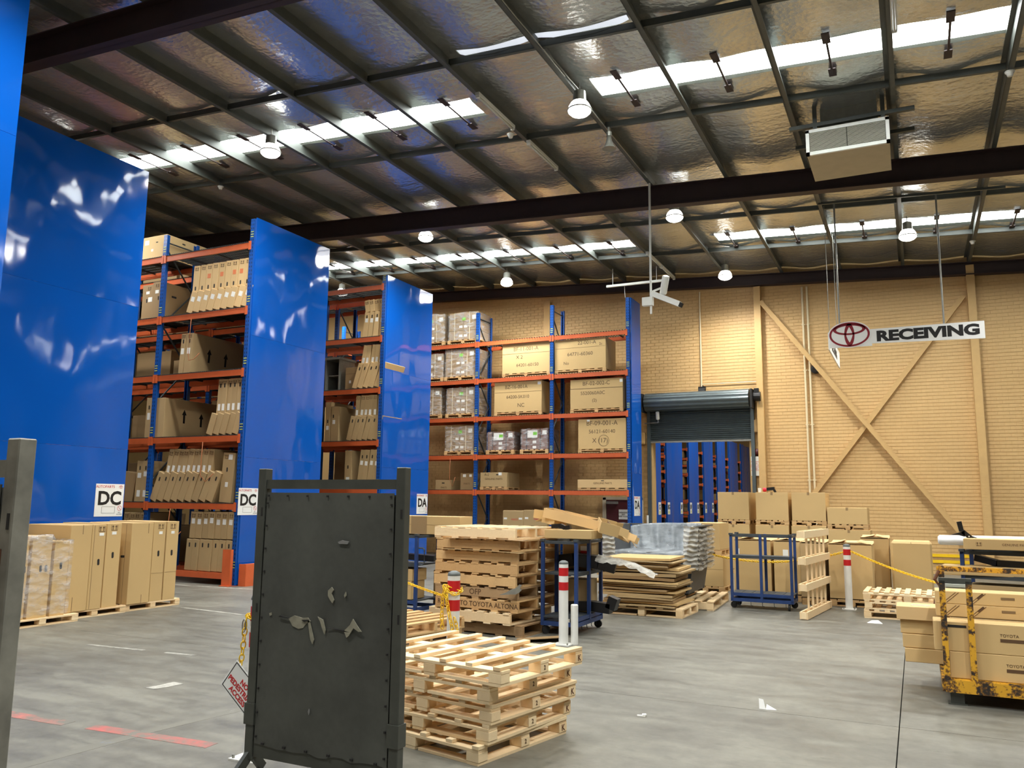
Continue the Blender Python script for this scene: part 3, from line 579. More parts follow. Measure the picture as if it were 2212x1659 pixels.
for k, (x, w) in enumerate(((-13.13, 0.13), (-12.96, 0.19))):
    carton('tall slim carton on the fourth shelf, %s' % ('with a bare front edge, left of the pair' if k == 0 else 'wide arrow-printed side facing right'), (x, Y+0.75, LV[3]+0.014+0.005), (w, 1.4, 0.82), (0, 0.05, 0), 'card2', None, [('hole', 'F', 0, 0.66), ('label', 'F', 0, 0.46, 0.08, 0.12), ('up', 'F', 0, 0.76)]+([('arrow', 'R', -0.25, 0.42), ('arrow', 'R', 0.2, 0.4)] if k else []))
carton('slim carton left of the upright, third shelf, %s' % A, (-13.94, Y+0.6, LV[2]+0.014), (0.17, 1.1, 0.82), mat='card2', parts=[('hole', 'F', 0, 0.62), ('label', 'F', 0, 0.44, 0.08, 0.14)])
carton('arrow-printed slab carton behind the upright, third shelf, DC rack', (-13.58, Y+0.72, LV[2]+0.014), (0.24, 1.4, 0.8), mat='card2', parts=[('arrow', 'R', -0.2, 0.46), ('arrow', 'R', 0.25, 0.42)])
tier(5, -12.28, -11.46, Y, LV[2]+0.014, 0.40, 0.28, 0.8, 'lower tier, third shelf of the DC rack', parts=())
tier(5, -12.08, -11.44, Y+0.02, LV[2]+0.42, 0.68, 0.03, 0.8, 'upper tier, third shelf of the DC rack', parts=('hole_mid', 'hole', 'label_low', 'up'))
tier(2, -14.21, -13.83, Y+0.05, LV[1]+0.014, 0.82, 0.02, 0.9, 'left bay, second shelf of the DC rack', parts=('hole', 'label', 'label_low'))
carton('crumpled film-covered carton at the panel edge, second shelf, DC rack', (-14.5, Y+0.5, LV[1]+0.014), (0.4, 0.8, 0.6), (0, 0.12, 0), 'card3')
tier(9, -13.72, -12.0, Y, LV[1]+0.014, 0.55, 0.36, 0.8, 'lower tier, second shelf of the DC rack', parts=('hole',), jit=0.05)
tier(9, -13.34, -12.1, Y+0.03, LV[1]+0.56, 0.47, 0.14, 0.8, 'upper tier, second shelf of the DC rack', parts=('label_low', 'up'), jit=0.07)
carton('tall carton standing alone at the panel end, second shelf, DC rack', (-11.73, Y+0.45, LV[1]+0.02), (0.30, 0.8, 0.94), (0, 0.06, 0), 'card2', parts=[('hole', 'F', -0.02, 0.62), ('label', 'F', 0.0, 0.34, 0.07, 0.09), ('label', 'F', 0.04, 0.86, 0.1, 0.1), ('up', 'F', -0.06, 0.86)])
tier(7, -12.63, -11.46, Y, LV[0]+0.01, 0.58, 0.05, 0.85, 'lower tier on the bottom beam of the DC rack', parts=('hole', 'hole'), jit=0.004)
tier(7, -12.56, -11.44, Y+0.01, LV[0]+0.61, 0.5, 0.03, 0.85, 'upper tier on the bottom beam of the DC rack', parts=('label', 'up'), jit=0.004)
tier(4, -14.45, -13.82, Y+0.05, LV[0]+0.01, 1.06, 0.0, 0.85, 'left bay on the bottom beam of the DC rack', parts=('up', 'hole'), jit=0.004)
for i, z in enumerate(LV):  # invented cartons filling the rear row so the rack interior goes dark
    for j, (x0, x1) in enumerate(((-12.5, -11.42), (-13.66, -12.55), (-14.9, -13.82), (-16.1, -15.0))):
        hh = [1.0, 0.98, 0.9, 0.85, 0.5, 0.45][i]-0.12*((i+j) % 3)
        if i == 5 and j < 2: continue
        carton('carton added to darken the rear DC rack, %s shelf up, %s from the panel' % (ORD[i], ORD[j]), ((x0+x1)/2, 13.36, z+0.014), (x1-x0, 0.72, hh), mat='card3')
def cord(lb, pts, r=0.007): tag(build(MB().tube(pts, r, 5), 'dangling_rope', 'cord', smooth=True), lb, 'rope')
cord('orange cord looping down in front of the arrow-printed tall carton', [(-12.78, 11.50, 5.12), (-12.79, 11.5, 4.8), (-12.8, 11.5, 4.4), (-12.76, 11.49, 4.28), (-12.66, 11.52, 4.3), (-12.55, 11.55, 4.42)])
cord('orange cord hanging before the leaning cartons on the second shelf', [(-12.25, 11.5, 2.66), (-12.25, 11.49, 2.3), (-12.22, 11.46, 2.02), (-12.1, 11.48, 1.9), (-11.95, 11.52, 2.05)])
cord('orange cord hanging in the empty space beside the bottom cartons', [(-13.0, 11.5, 1.38), (-13.03, 11.49, 0.95), (-13.04, 11.48, 0.72), (-12.95, 11.48, 0.68), (-12.7, 11.52, 0.95)])
# third rack
Y = 16.03; Bk = 'third rack'
tier(4, -11.98, -11.36, Y, LV3[4]+0.014, 0.62, 0.07, 0.8, 'lower tier, top shelf but one of the third rack', 'card_light', parts=('hole', 'label'))
tier(4, -11.93, -11.36, Y+0.02, LV3[4]+0.65, 0.30, -0.14, 0.8, 'upper tier, top shelf but one of the third rack', 'card_light', parts=('up',))
tier(5, -12.25, -11.44, Y, LV3[3]+0.014, 0.6, 0.32, 0.8, 'lower tier, fourth shelf of the third rack', 'card_light', parts=('hole',), jit=0.04)
tier(5, -12.02, -11.36, Y+0.03, LV3[3]+0.61, 0.46, 0.14, 0.8, 'upper tier, fourth shelf of the third rack', 'card_light', parts=('label_low', 'orange'), jit=0.05)
tier(6, -12.36, -11.42, Y, LV3[2]+0.014, 0.58, 0.24, 0.8, 'lower tier, third shelf of the third rack', parts=('hole',), jit=0.04)
tier(6, -12.14, -11.36, Y+0.03, LV3[2]+0.59, 0.52, 0.05, 0.8, 'upper tier, third shelf of the third rack', parts=('label_low', 'up'), jit=0.05)
carton('slim carton beside the panel edge, third shelf of the third rack', (-12.96, Y+0.5, LV3[2]+0.014), (0.16, 0.9, 0.98), mat='card2', parts=[('hole', 'F', 0, 0.5), ('label', 'F', 0, 0.34, 0.08, 0.1)])
carton('wider carton with broad shaded side, third shelf of the third rack', (-12.74, Y+0.6, LV3[2]+0.014), (0.24, 1.1, 0.86), mat='card2', parts=[('hole', 'F', -0.05, 0.62), ('label', 'F', -0.03, 0.48, 0.08, 0.1), ('hole', 'R', -0.1, 0.5)])
carton('upright carton alone at left, second shelf of the third rack', (-12.25, Y+0.4, LV3[1]+0.014), (0.2, 0.8, 0.9), mat='card2', parts=[('hole', 'F', 0, 0.5), ('label', 'F', 0, 0.2, 0.1, 0.12)])
tier(4, -12.0, -11.42, Y, LV3[1]+0.014, 0.9, 0.11, 0.8, 'leaning group on the second shelf of the third rack', parts=('label', 'hole'), jit=0.03)
t = thing('metal_cabinet', 'grey open metal cabinet on the fourth shelf beside the panel edge', 'cabinet', (-12.92, Y+0.4, LV3[3]+0.012))
build(MB().box((-0.21, 0, 0.42), (0.03, 0.6, 0.84)).box((0.21, 0, 0.42), (0.03, 0.6, 0.84)).box((0, 0, 0.82), (0.5, 0.66, 0.06)).box((0, 0, 0.015), (0.42, 0.6, 0.03)), 'cabinet_shell', 'galv', t); piece('dark_interior', (0.39, 0.02, 0.76), 'black', t, (0, 0.2, 0.41)); piece('shelf', (0.39, 0.5, 0.02), 'galv', t, (0, 0.04, 0.4))
carton('brown red carton with small labels, fourth shelf of the third rack', (-12.26, Y+0.45, LV3[3]+0.014), (0.5, 0.7, 0.56), mat='card3', parts=[('label', 'F', -0.1, 0.2, 0.06, 0.07), ('label', 'F', 0.06, 0.2, 0.06, 0.07), ('seam', 'F', 0, 0.4, 0.49, 0.01)])
for i, z in enumerate(LV3[:4]):  # same added filler behind the third rack, to darken it
    for j, (x0, x1) in enumerate(((-12.5, -11.42), (-13.66, -12.55))):
        if i == 3 and j == 0: continue
        carton('carton added to darken the rear third rack, %s shelf up, %s from the panel' % (ORD[i], ORD[j]), ((x0+x1)/2, 17.66, z+0.014), (x1-x0, 0.72, 0.95-0.15*((i+j) % 2)), mat='card3')
# wall rack: wrapped loads and big cartons on pallets
Y = 20.45
def wrapped(label, xc, z, w, h, D=0.8, nx=2, nz=3, low=False):
    pallet('pallet under the %s' % label, (xc, Y+D/2+0.03, z+0.014), w+0.06, D+0.04, 0.12, nslat=6, mat='pine2')
    t = thing('wrapped_load', label, 'wrapped pallet load', (xc, Y+D/2+0.03, z+0.134))
    mt = 'card3' if not low else 'rubred'
    for i in range(nx):
        for k in range(nz): piece('stacked_carton', (w/nx-0.006, D-0.02, h/nz-0.005), mt, t, ((i-(nx-1)/2)*w/nx, 0, h/nz*(k+0.5)), ch=0.004)
    for i in range(nx):
        for k in range(nz):
            if (k != nz-1): piece('paper_label', (0.11, 0.002, 0.07), 'paper', t, ((i-(nx-1)/2)*0.16, -D/2+0.008, h/nz*(k+0.45)))
    piece('green_label', (0.12, 0.003, 0.09), 'green', t, (0.02, -D/2+0.004, h*0.76)); piece('paper_label', (0.13, 0.002, 0.12), 'paper', t, (w*0.38, -D/2+0.006, h*0.8))
    if low: piece('paper_sheet', (0.3, 0.002, 0.2), 'paper', t, (-0.06, -D/2+0.004, h*0.74))
    for s in (-0.3, 0.22): build(MB().box((s*w, 0, h/2), (0.016, D+0.006, h+0.006)), 'strap', 'black' if low else 'strap', t)
    b = MB(); n = 10; vs = []; fs = []; ring_ = []
    hw, hd = w/2+0.012, D/2+0.008
    for side in range(4):
        for i in range(n):
            f = i/n
            p = [(-hw+2*hw*f, -hd), (hw, -hd+2*hd*f), (hw-2*hw*f, hd), (-hw, hd-2*hd*f)][side]; ring_.append(p)
    m = len(ring_); kz = 8
    for k in range(kz+1):
        for (x, y) in ring_: vs.append((x*(1+RN.uniform(-0.008, 0.012)), y*(1+RN.uniform(-0.004, 0.02)), (h+0.01)*k/kz if 0 < k < kz else (0.0 if k == 0 else h+RN.uniform(-0.03, 0.02))))
    for k in range(kz):
        for i in range(m): j = (i+1) % m; fs.append((k*m+i, k*m+j, (k+1)*m+j, (k+1)*m+i))
    b.add(vs, fs); build(b, 'stretch_film', 'film', t, smooth=True)
wrapped('film-wrapped brown load beside the wall rack upright, top level', -11.68, LVD[4], 0.96, 0.82)
wrapped('film-wrapped brown load left of the upright, second level from top', -11.75, LVD[3], 1.0, 0.82)
wrapped('film-wrapped brown load left of the upright, third level from top', -11.72, LVD[2], 0.92, 0.76)
wrapped('film-wrapped brown load left of the upright, fourth level from top', -11.73, LVD[1], 0.92, 0.72)
wrapped('wrapped load half hidden by the third panel, wall rack top level', -12.8, LVD[4], 0.96, 0.84)
wrapped('wrapped load half hidden by the third panel, second level from top', -12.83, LVD[3], 0.98, 0.72)
wrapped('wrapped load half hidden by the third panel, third level from top', -12.87, LVD[2], 0.96, 0.8)
wrapped('low film-wrapped load with white sheet, left of the pair', -10.41, LVD[1], 0.82, 0.52, nz=4, nx=1, low=True)
wrapped('low film-wrapped load with white sheet, right of the pair', -9.36, LVD[1], 0.8, 0.58, nz=4, nx=1, low=True)
def bigbox(label, x0, x1, z, h, D, lines, extra=()):
    pallet('wide pallet under the %s' % label, ((x0+x1)/2, Y+D/2+0.03, z+0.014), x1-x0, D, 0.10, nslat=7, mat='pine2')
    c = carton(label, ((x0+x1)/2, Y+D/2+0.03, z+0.115), (x1-x0-0.01, D, h), mat='card', parts=[('text', 'F', u, v, s, sz) for u, v, s, sz in lines]+list(extra))
bigbox('big handwritten carton, wall rack middle bay second level down', -10.38, -8.90, LVD[3], 0.88, 0.82, [(0, 0.68, 'BF-11-001-A', 0.15), (-0.2, 0.45, 'X 2', 0.14), (0.05, 0.22, '64201-60150', 0.13)], [('seam', 'F', 0, 0.56, 1.46, 0.006)])
bigbox('big handwritten carton touching the middle upright, right bay second level', -8.76, -7.27, LVD[3], 0.84, 0.82, [(0.2, 0.72, '22-001-A', 0.14), (0.6, 0.66, '2c', 0.1), (0.0, 0.42, '64771-60360', 0.14), (-0.4, 0.18, 'No', 0.12)], [('seam', 'F', 0, 0.6, 1.46, 0.006)])
bigbox('big handwritten carton, wall rack middle bay third level down', -10.62, -9.14, LVD[2], 0.86, 0.82, [(-0.05, 0.7, 'BZ-16-001A', 0.14), (0, 0.42, '64200-5K010', 0.13), (0.1, 0.18, 'NC', 0.15)], [('seam', 'F', 0, 0.56, 1.46, 0.006), ('label', 'F', 0.66, 0.78, 0.1, 0.08)])
bigbox('lidded handwritten carton, wall rack right bay third level down', -8.30, -6.80, LVD[2], 0.80, 0.82, [(0, 0.68, 'BF-02-002-C', 0.15), (-0.1, 0.42, '5520060A0C', 0.13), (-0.05, 0.22, '(2)', 0.12)], [('seam', 'F', 0, 0.55, 1.5, 0.014), ('label', 'F', 0.7, 0.72, 0.08, 0.08)])
bigbox('big carton marked BF-09-001-A beside the end upright', -8.07, -6.72, LVD[1], 0.80, 0.82, [(0.0, 0.68, 'BF-09-001-A', 0.17), (0.0, 0.46, '56121-60140', 0.14), (-0.05, 0.22, 'X (17)', 0.17)], [('label', 'F', -0.38, 0.76, 0.08, 0.05)])
ring(0, 0, 0.15, 0.15, 0.01, mat='pen', name='pen_circle', parent=bpy.data.objects[[o.name for o in C.objects if o.get('label') == 'big carton marked BF-09-001-A beside the end upright'][0]], loc=(0.05, -0.413, 0.22))
carton('small low carton on the lowest beam near the third panel', (-12.28, Y+0.4, LVD[0]+0.014), (0.52, 0.6, 0.28), mat='card2', parts=[('slot', 'F', 0, 0.19, 0.09, 0.03), ('text', 'F', 0.02, 0.06, 'PARTS', 0.07, 'ink_brown')])
carton('small upright carton on the lowest beam left of the upright', (-11.5, Y+0.4, LVD[0]+0.014), (0.42, 0.6, 0.47), mat='card3', parts=[('label', 'F', -0.08, 0.4, 0.1, 0.08), ('label', 'F', 0.12, 0.4, 0.08, 0.07), ('text', 'F', 0, 0.17, 'PARTS', 0.07, 'ink_brown')])
pallet('low pallet under the carton on the lowest beam', (-10.6, Y+0.42, LVD[0]+0.014), 0.86, 0.8, 0.08, nslat=5, mat='pine2')
carton('medium carton with printed band on the lowest beam', (-10.6, Y+0.42, LVD[0]+0.096), (0.84, 0.8, 0.4), mat='card2', parts=[('text', 'F', 0, 0.22, 'GENUINE PARTS', 0.075, 'ink_brown'), ('slot', 'F', 0.12, 0.34, 0.08, 0.03), ('label', 'F', 0.2, 0.36, 0.1, 0.08), ('text', 'F', -0.22, 0.34, 'A-2', 0.1)])
pallet('low pallet under the long flat carton', (-7.38, Y+0.42, LVD[0]+0.014), 1.4, 0.8, 0.06, nslat=6, mat='pine2')
carton('long flat carton on the lowest beam above the maroon door', (-7.38, Y+0.42, LVD[0]+0.076), (1.4, 0.8, 0.22), mat='card_light', parts=[('text', 'F', 0, 0.12, 'GENUINE PARTS', 0.07, 'ink_brown'), ('slot', 'F', 0, 0.19, 0.08, 0.02)])
for (x, z, w, lb) in ((-10.0, 0.84, 0.64, 'brown tote on top of the left tote stack under the wall rack'), (-9.32, 0.86, 0.74, 'brown tote with label on top of the right tote stack under the wall rack'), (-10.02, 0.33, 0.66, 'brown tote below in the left stack under the wall rack'), (-9.32, 0.33, 0.76, 'brown tote below in the right stack under the wall rack')):
    carton(lb, (x, Y+0.4, z), (w, 0.7, 0.5), mat='card2', ch=0.02, parts=[('label', 'F', -w*0.36, 0.28, 0.1, 0.05), ('label', 'F', w*0.36, 0.28, 0.1, 0.05), ('slot', 'F', -0.1, 0.04, 0.14, 0.08), ('text', 'F', 0.05, 0.25, 'PARTS', 0.07, 'inkred')])
pallet('low pallet under the left tote stack', (-10.0, Y+0.4, 0), 0.7, 0.72, 0.12, mat='pine2', nslat=5).scale = (1, 1, 2.7)
pallet('low pallet under the right tote stack', (-9.3, Y+0.4, 0), 0.62, 0.72, 0.12, mat='pine2', nslat=5).scale = (1, 1, 2.7)
cord('orange cord hanging at the lowest level near the third panel', [(-12.75, 20.4, 2.78), (-12.75, 20.4, 2.3), (-12.85, 20.42, 1.95)]); cord('orange cord hanging beside the small upright carton', [(-11.98, 20.4, 2.8), (-11.98, 20.4, 2.2), (-11.9, 20.42, 1.98), (-11.8, 20.4, 2.25)])

# ------------------------------------------------------------------ doors and wall fittings
d = struct(bpy.data.objects.new('door_1', None)); C.objects.link(d)
b = MB(); n = 16; zt, zb = 4.12, 3.26; xm, wd = (DX0+DX1)/2, DX1-DX0
vs = []; fs = []
for i in range(n*2+1):
    z = zb+(zt-zb)*i/(2*n); y = WY-0.045-(0.03 if i % 2 else 0); vs += [(DX0-0.02, y, z), (DX1+0.02, y, z)]
for i in range(2*n): fs.append((2*i, 2*i+1, 2*i+3, 2*i+2))
b.add(vs, fs); build(b, 'roller_curtain', 'roller', d)
b = MB(); prof = []; k = 48; vs = []; fs = []
for i in range(k): r = 0.235+(0.014 if i % 4 < 2 else 0); t = 2*PI*i/k; vs += [(DX0-0.06, WY-0.22+r*math.cos(t), 4.32+r*math.sin(t)), (DX1+0.02, WY-0.22+r*math.cos(t), 4.32+r*math.sin(t))]
for i in range(k): j = (i+1) % k; fs.append((2*i, 2*i+1, 2*j+1, 2*j))
fs += [tuple(range(0, 2*k, 2)), tuple(range(1, 2*k, 2))]; b.add(vs, fs); build(b, 'roller_drum', 'roller', d)
piece('bottom_rail', (wd, 0.05, 0.05), 'galv', d, (xm, WY-0.05, zb-0.02))
for x in (DX0-0.02, DX1+0.05): piece('guide_rail', (0.09, 0.1, 4.1), 'roller', d, (x, WY-0.06, 2.05))
for x, z in ((DX1+0.09, 4.3), (DX0-0.12, 4.3)): piece('drum_bracket', (0.05, 0.42, 0.5), 'dark', d, (x, WY-0.22, z))
build(MB().cyl((DX1+0.12, WY-0.2, 4.36), (DX1+0.3, WY-0.2, 4.36), 0.12, 12).box((DX1+0.2, WY-0.2, 4.5), (0.12, 0.16, 0.14)), 'drive_motor', 'black', d)
build(MB().tube([(DX1+0.26, WY-0.2, 4.3), (DX1+0.26, WY-0.16, 3.7), (DX1+0.22, WY-0.16, 3.3)], 0.012, 5), 'hand_chain', 'galv', d)
build(MB().box((DX0+0.03, WY+0.14, 2.05), (0.05, 0.3, 4.1)).box((DX1-0.03, WY+0.14, 2.05), (0.05, 0.3, 4.1)), 'door_jamb', 'tan', d)
d = struct(bpy.data.objects.new('door_2', None)); C.objects.link(d)
piece('door_leaf', (0.95, 0.04, 1.66), 'doorred', d, (-7.32, WY-0.03, 0.83)); build(MB().box((-7.86, WY-0.03, 0.86), (0.1, 0.08, 1.72)).box((-6.79, WY-0.03, 0.86), (0.1, 0.08, 1.72)).box((-7.32, WY-0.03, 1.7), (1.16, 0.08, 0.08)), 'door_frame', 'frame', d)
p = piece('door_notice', (0.28, 0.004, 0.27), 'paper', d, (-7.3, WY-0.056, 1.26)); text('notice_text', 'EMERGENCY\nEXIT\nKEEP CLEAR', 0.052, 'ink', p, (0, -0.004, 0), FR)
piece('door_closer', (0.34, 0.06, 0.07), 'galv', d, (-7.62, WY-0.09, 1.58)); build(MB().cyl((-6.95, WY-0.1, 0.85), (-7.1, WY-0.1, 0.85), 0.012, 8), 'door_handle', 'galv', d)
def simple(name, lb, cat, mb, mat, group=None, smooth=False): return tag(build(mb, name, mat, smooth=smooth), lb, cat, group)
simple('flood_light', 'small black flood light on the wall above the roller door', 'light', MB().box((-5.05, WY-0.06, 4.64), (0.19, 0.1, 0.13)).box((-5.05, WY-0.115, 4.62), (0.16, 0.02, 0.09), (-0.3, 0, 0)).box((-5.05, WY-0.02, 4.72), (0.05, 0.03, 0.06)), 'black')
simple('conduit_pipe', 'cream conduit running down the wall to the black flood light', 'pipe', MB().cyl((-5.07, WY-0.03, 7.35), (-5.07, WY-0.03, 4.7), 0.02, 8).cyl((-5.05, WY-0.03, 4.78), (-3.62, WY-0.03, 4.78), 0.012, 6), 'conduit')
for x, lb in ((-2.40, 'left one of two cream conduits side by side on the brick wall'), (-2.28, 'right one of two cream conduits side by side on the brick wall')):
    o = MB().cyl((x, WY-0.04, 7.2), (x, WY-0.04, 0.6), 0.026, 8)
    for z in (2.2, 3.6, 5.0, 6.2): o.box((x, WY-0.03, z), (0.09, 0.04, 0.025))
    simple('conduit_pipe', lb, 'pipe', o, 'conduit')
simple('cable_box', 'dark round junction fitting beside the twin conduits', 'junction box', MB().lathe([(0.12, 0), (0.12, 0.05), (0.08, 0.07)], 14, Matrix.Translation((-2.14, WY-0.01, 5.02)) @ Matrix.Rotation(PI/2, 4, 'X')), 'dark')
t = thing('wall_sign', 'white wall notice with red lettering right of the roller door', 'sign', (-3.69, WY-0.06, 2.56)); piece('sign_plate', (0.2, 0.006, 0.5), 'paper', t, (-0.03, 0, 0)); text('sign_text', 'WARNING\nSTAND\nCLEAR OF\nTHE DOOR\nWHEN\nOPENING', 0.045, 'inkred', t, (-0.03, -0.004, 0), FR)
simple('fire_bell', 'dark red bell on the wall above the white notice', 'bell', MB().lathe([(0.09, 0), (0.09, 0.03), (0.05, 0.06), (0.01, 0.07)], 14, Matrix.Translation((-3.66, WY-0.02, 2.92)) @ Matrix.Rotation(PI/2, 4, 'X')), 'doorred', smooth=True)
for x, lb in ((-3.69, 'tan switch box on the wall between roller door and column'), (-6.72, 'tan switch box on the wall between roller door and blue panel')): simple('switch_box', lb, 'box', MB().box((x, WY-0.05, 3.6 if x > -5 else 3.35), (0.13, 0.09, 0.32)).box((x, WY-0.1, 3.6 if x > -5 else 3.35), (0.1, 0.01, 0.27)), 'tan')
t = thing('door_camera', 'small white sensor on a bracket at the roller door left side', 'sensor', (-6.25, WY-0.2, 3.86)); build(MB().cyl((0, 0, 0), (0.02, -0.1, 0.18), 0.05, 10), 'sensor_body', 'white', t); build(MB().bar((-0.4, 0.1, -0.1), (0.02, 0, -0.1), 0.03).bar((0.02, 0, -0.1), (0, 0, 0.02), 0.03), 'bracket_arm', 'galv', t)
for x, lb in ((-6.62, 'slim white protective tube at the door left edge near the floor'),): simple('pipe_guard', lb, 'pipe', MB().cyl((x+0.02, WY-0.12, 0.0), (x+0.02, WY-0.12, 1.25), 0.03, 10), 'white')
# camera pole
t = thing('camera_pole', 'white pole hanging from the rafter with two security cameras', 'camera', (-4.29, 14.62, 5.12))
build(MB().cyl((0, 0, -0.02), (0, 0, 2.545), 0.022, 10), 'pole', 'white', t); piece('junction_box', (0.2, 0.1, 0.16), 'white', t, (-0.06, 0.0, 0.22))
b = MB().lathe([(0.06, -0.17), (0.068, -0.15), (0.068, 0.17), (0.05, 0.18)], 12, Matrix.Translation((0.27, -0.02, 0.5)) @ Euler((rad(28), rad(20), 0)).to_matrix().to_4x4()); build(b, 'camera_housing', 'white', t, smooth=True)
build(MB().lathe([(0.055, -0.176), (0.055, -0.172)], 12, Matrix.Translation((0.27, -0.02, 0.5)) @ Euler((rad(28), rad(20), 0)).to_matrix().to_4x4()), 'lens_front', 'black', t)
build(MB().bar((0.08, 0, 0.34), (0.56, -0.04, 0.1), 0.11, 0.1), 'camera_body', 'white', t); build(MB().bar((0.53, -0.04, 0.11), (0.60, -0.045, 0.075), 0.085, 0.08), 'lens_hood', 'dark', t); build(MB().bar((0, 0, 0.32), (0.1, 0, 0.36), 0.08).bar((0, 0, 0.4), (0.2, 0, 0.46), 0.03), 'bracket', 'white', t)
simple('hanging_rail', 'white rail hanging by a rod above the last DA panel', 'rail', MB().box((-6.35, 20.3, 7.32), (1.65, 0.06, 0.06)).cyl((-6.7, 20.38, 7.3), (-6.7, 20.42, 7.0), 0.008, 6).cyl((-5.8, 20.3, 7.35), (-5.8, 20.3, 7.72), 0.008, 6).cyl((-7.0, 20.3, 7.35), (-7.0, 20.3, 7.79), 0.008, 6), 'white')
# hanging receiving sign
SY = 16.65
t = thing('hanging_sign', 'white hanging sign reading RECEIVING with red oval badge', 'sign', (0, SY, 0))
build(MB().prism([(-0.62, 4.62), (1.26, 4.575), (1.26, 4.895), (-0.62, 4.895)], -0.012, 0.012), 'sign_plate', 'signwhite', t)
el = [(-0.99+0.385*math.cos(2*PI*i/32), 4.82+0.255*math.sin(2*PI*i/32)) for i in range(32)]
build(MB().prism(el, -0.016, 0.012), 'badge_plate', 'signwhite', t); build(MB().prism([(-1.36, 4.58), (-0.6, 4.575), (-0.6, 4.895), (-1.36, 4.86)], -0.011, 0.013), 'sign_backplate', 'signwhite', t)
emblem(t, (-0.99, -0.018, 4.82), 0.36, (0, 0, 0)); text('sign_letters', 'RECEIVING', 0.262, 'ink', t, (0.33, -0.0125, 4.74), FR, 0.014, sx=1.32)
for x, z0, z1 in ((-1.16, 4.9, 7.5), (0.62, 4.89, 7.4)): build(MB().cyl((x, 0.02, z0-0.2), (x, 0.02, z1), 0.016, 8), 'hanger_pole', 'galv', t)
piece('support_rail', (3.2, 0.04, 0.05), 'purlin', t, (0.15, 0, 7.42), (0, math.atan(RS), 0))
t = thing('hanging_sign', 'second white hanging sign set square behind the receiving sign badge', 'sign', (-1.37, SY, 0))
build(MB().box((0, 0.06+1.2, 4.575), (0.02, 2.4, 0.03)).box((0, 1.3, 4.9), (0.02, 2.4, 0.03)).box((0, 2.45, 4.73), (0.02, 0.03, 0.34)).box((0, 0.07, 4.73), (0.02, 0.03, 0.34)), 'sign_frame', 'white', t)
piece('sign_plate', (0.012, 2.36, 0.3), 'signwhite', t, (0, 1.26, 4.735)); text('sign_letters', 'RECEIVING', 0.24, 'ink', t, (0.0075, 1.25, 4.73), RR, 0.012)
for y in (0.3, 2.2): build(MB().cyl((0, y, 4.9), (0, y, 7.55), 0.006, 6), 'hanger_wire', 'galv', t)

# ------------------------------------------------------------------ far hall racks through the roller door
XB = -10.5; labels = ['G', 'BG', 'BF', 'BF', 'BE', 'BE', 'BD', 'BD', 'BC', 'BC', 'BB', 'BB', 'BA', 'BA']
spans = [(33.0, 37.0), (38.0, 40.9), (42.25, 44.35), (45.65, 47.9), (49.1, 51.35), (52.65, 55.3), (56.7, 59.8)]
for k, (y0, y1) in enumerate(spans):
    t = thing('pallet_rack', '%s blue rack end panel from the left, seen through the roller door' % ORD[k], 'rack', (0, 0, 0), 0, 'racks in the hall behind the roller door')
    piece('panel_sheet', (0.03, y1-y0, 5.5), 'panel', t, (XB-0.015, (y0+y1)/2, 2.78))
    for x in (XB-0.06, XB-2.6): put('upright', upright_mesh(5.6), t, (x, y0+0.036, 0)); put('upright', upright_mesh(5.6), t, (x, y0+0.85, 0), (0, 0, PI))
    for i, z in enumerate((0.9+0.12*(k % 3), 1.75-0.1*(k % 2), 2.5+0.15*(k % 2), 3.1, 3.7+0.1*(k % 3), 4.4)):
        put('beam', beam_mesh(2.44), t, (XB-1.33, y0+0.02, z)); put('beam', beam_mesh(2.44), t, (XB-1.33, y0+0.9, z))
        if k: piece('deck_board', (2.4, 0.86, 0.02), 'cartdark', t, (XB-1.33, y0+0.46, z+0.012))
        if i < 5 and (i+k) % 3 != 2:
            carton('small dim carton on shelf %s of the %s far rack through the doorway' % (ORD[i], ORD[k]), (XB-0.75-0.4*((i*k) % 2), y0+0.45, z+0.024), (0.9, 0.7, 0.42+0.08*((i*2+k) % 3)), mat='card3' if (i+k) % 2 else 'card2')
    for j, yy in ((0, y0+0.27), (1, y1-0.27)):
        if k == 0 and j == 0: continue
        p = piece('aisle_sign', (0.004, 0.4, 0.56), 'signwhite', t, (XB+0.004, yy, 1.33)); text('aisle_letters', labels[max(0, 2*k+j-1)], 0.3, 'ink', p, (0.003, 0, 0.05), RR, 0.012)
        piece('yellow_square', (0.002, 0.16, 0.12), 'khaki', p, (0.003, 0, -0.18))

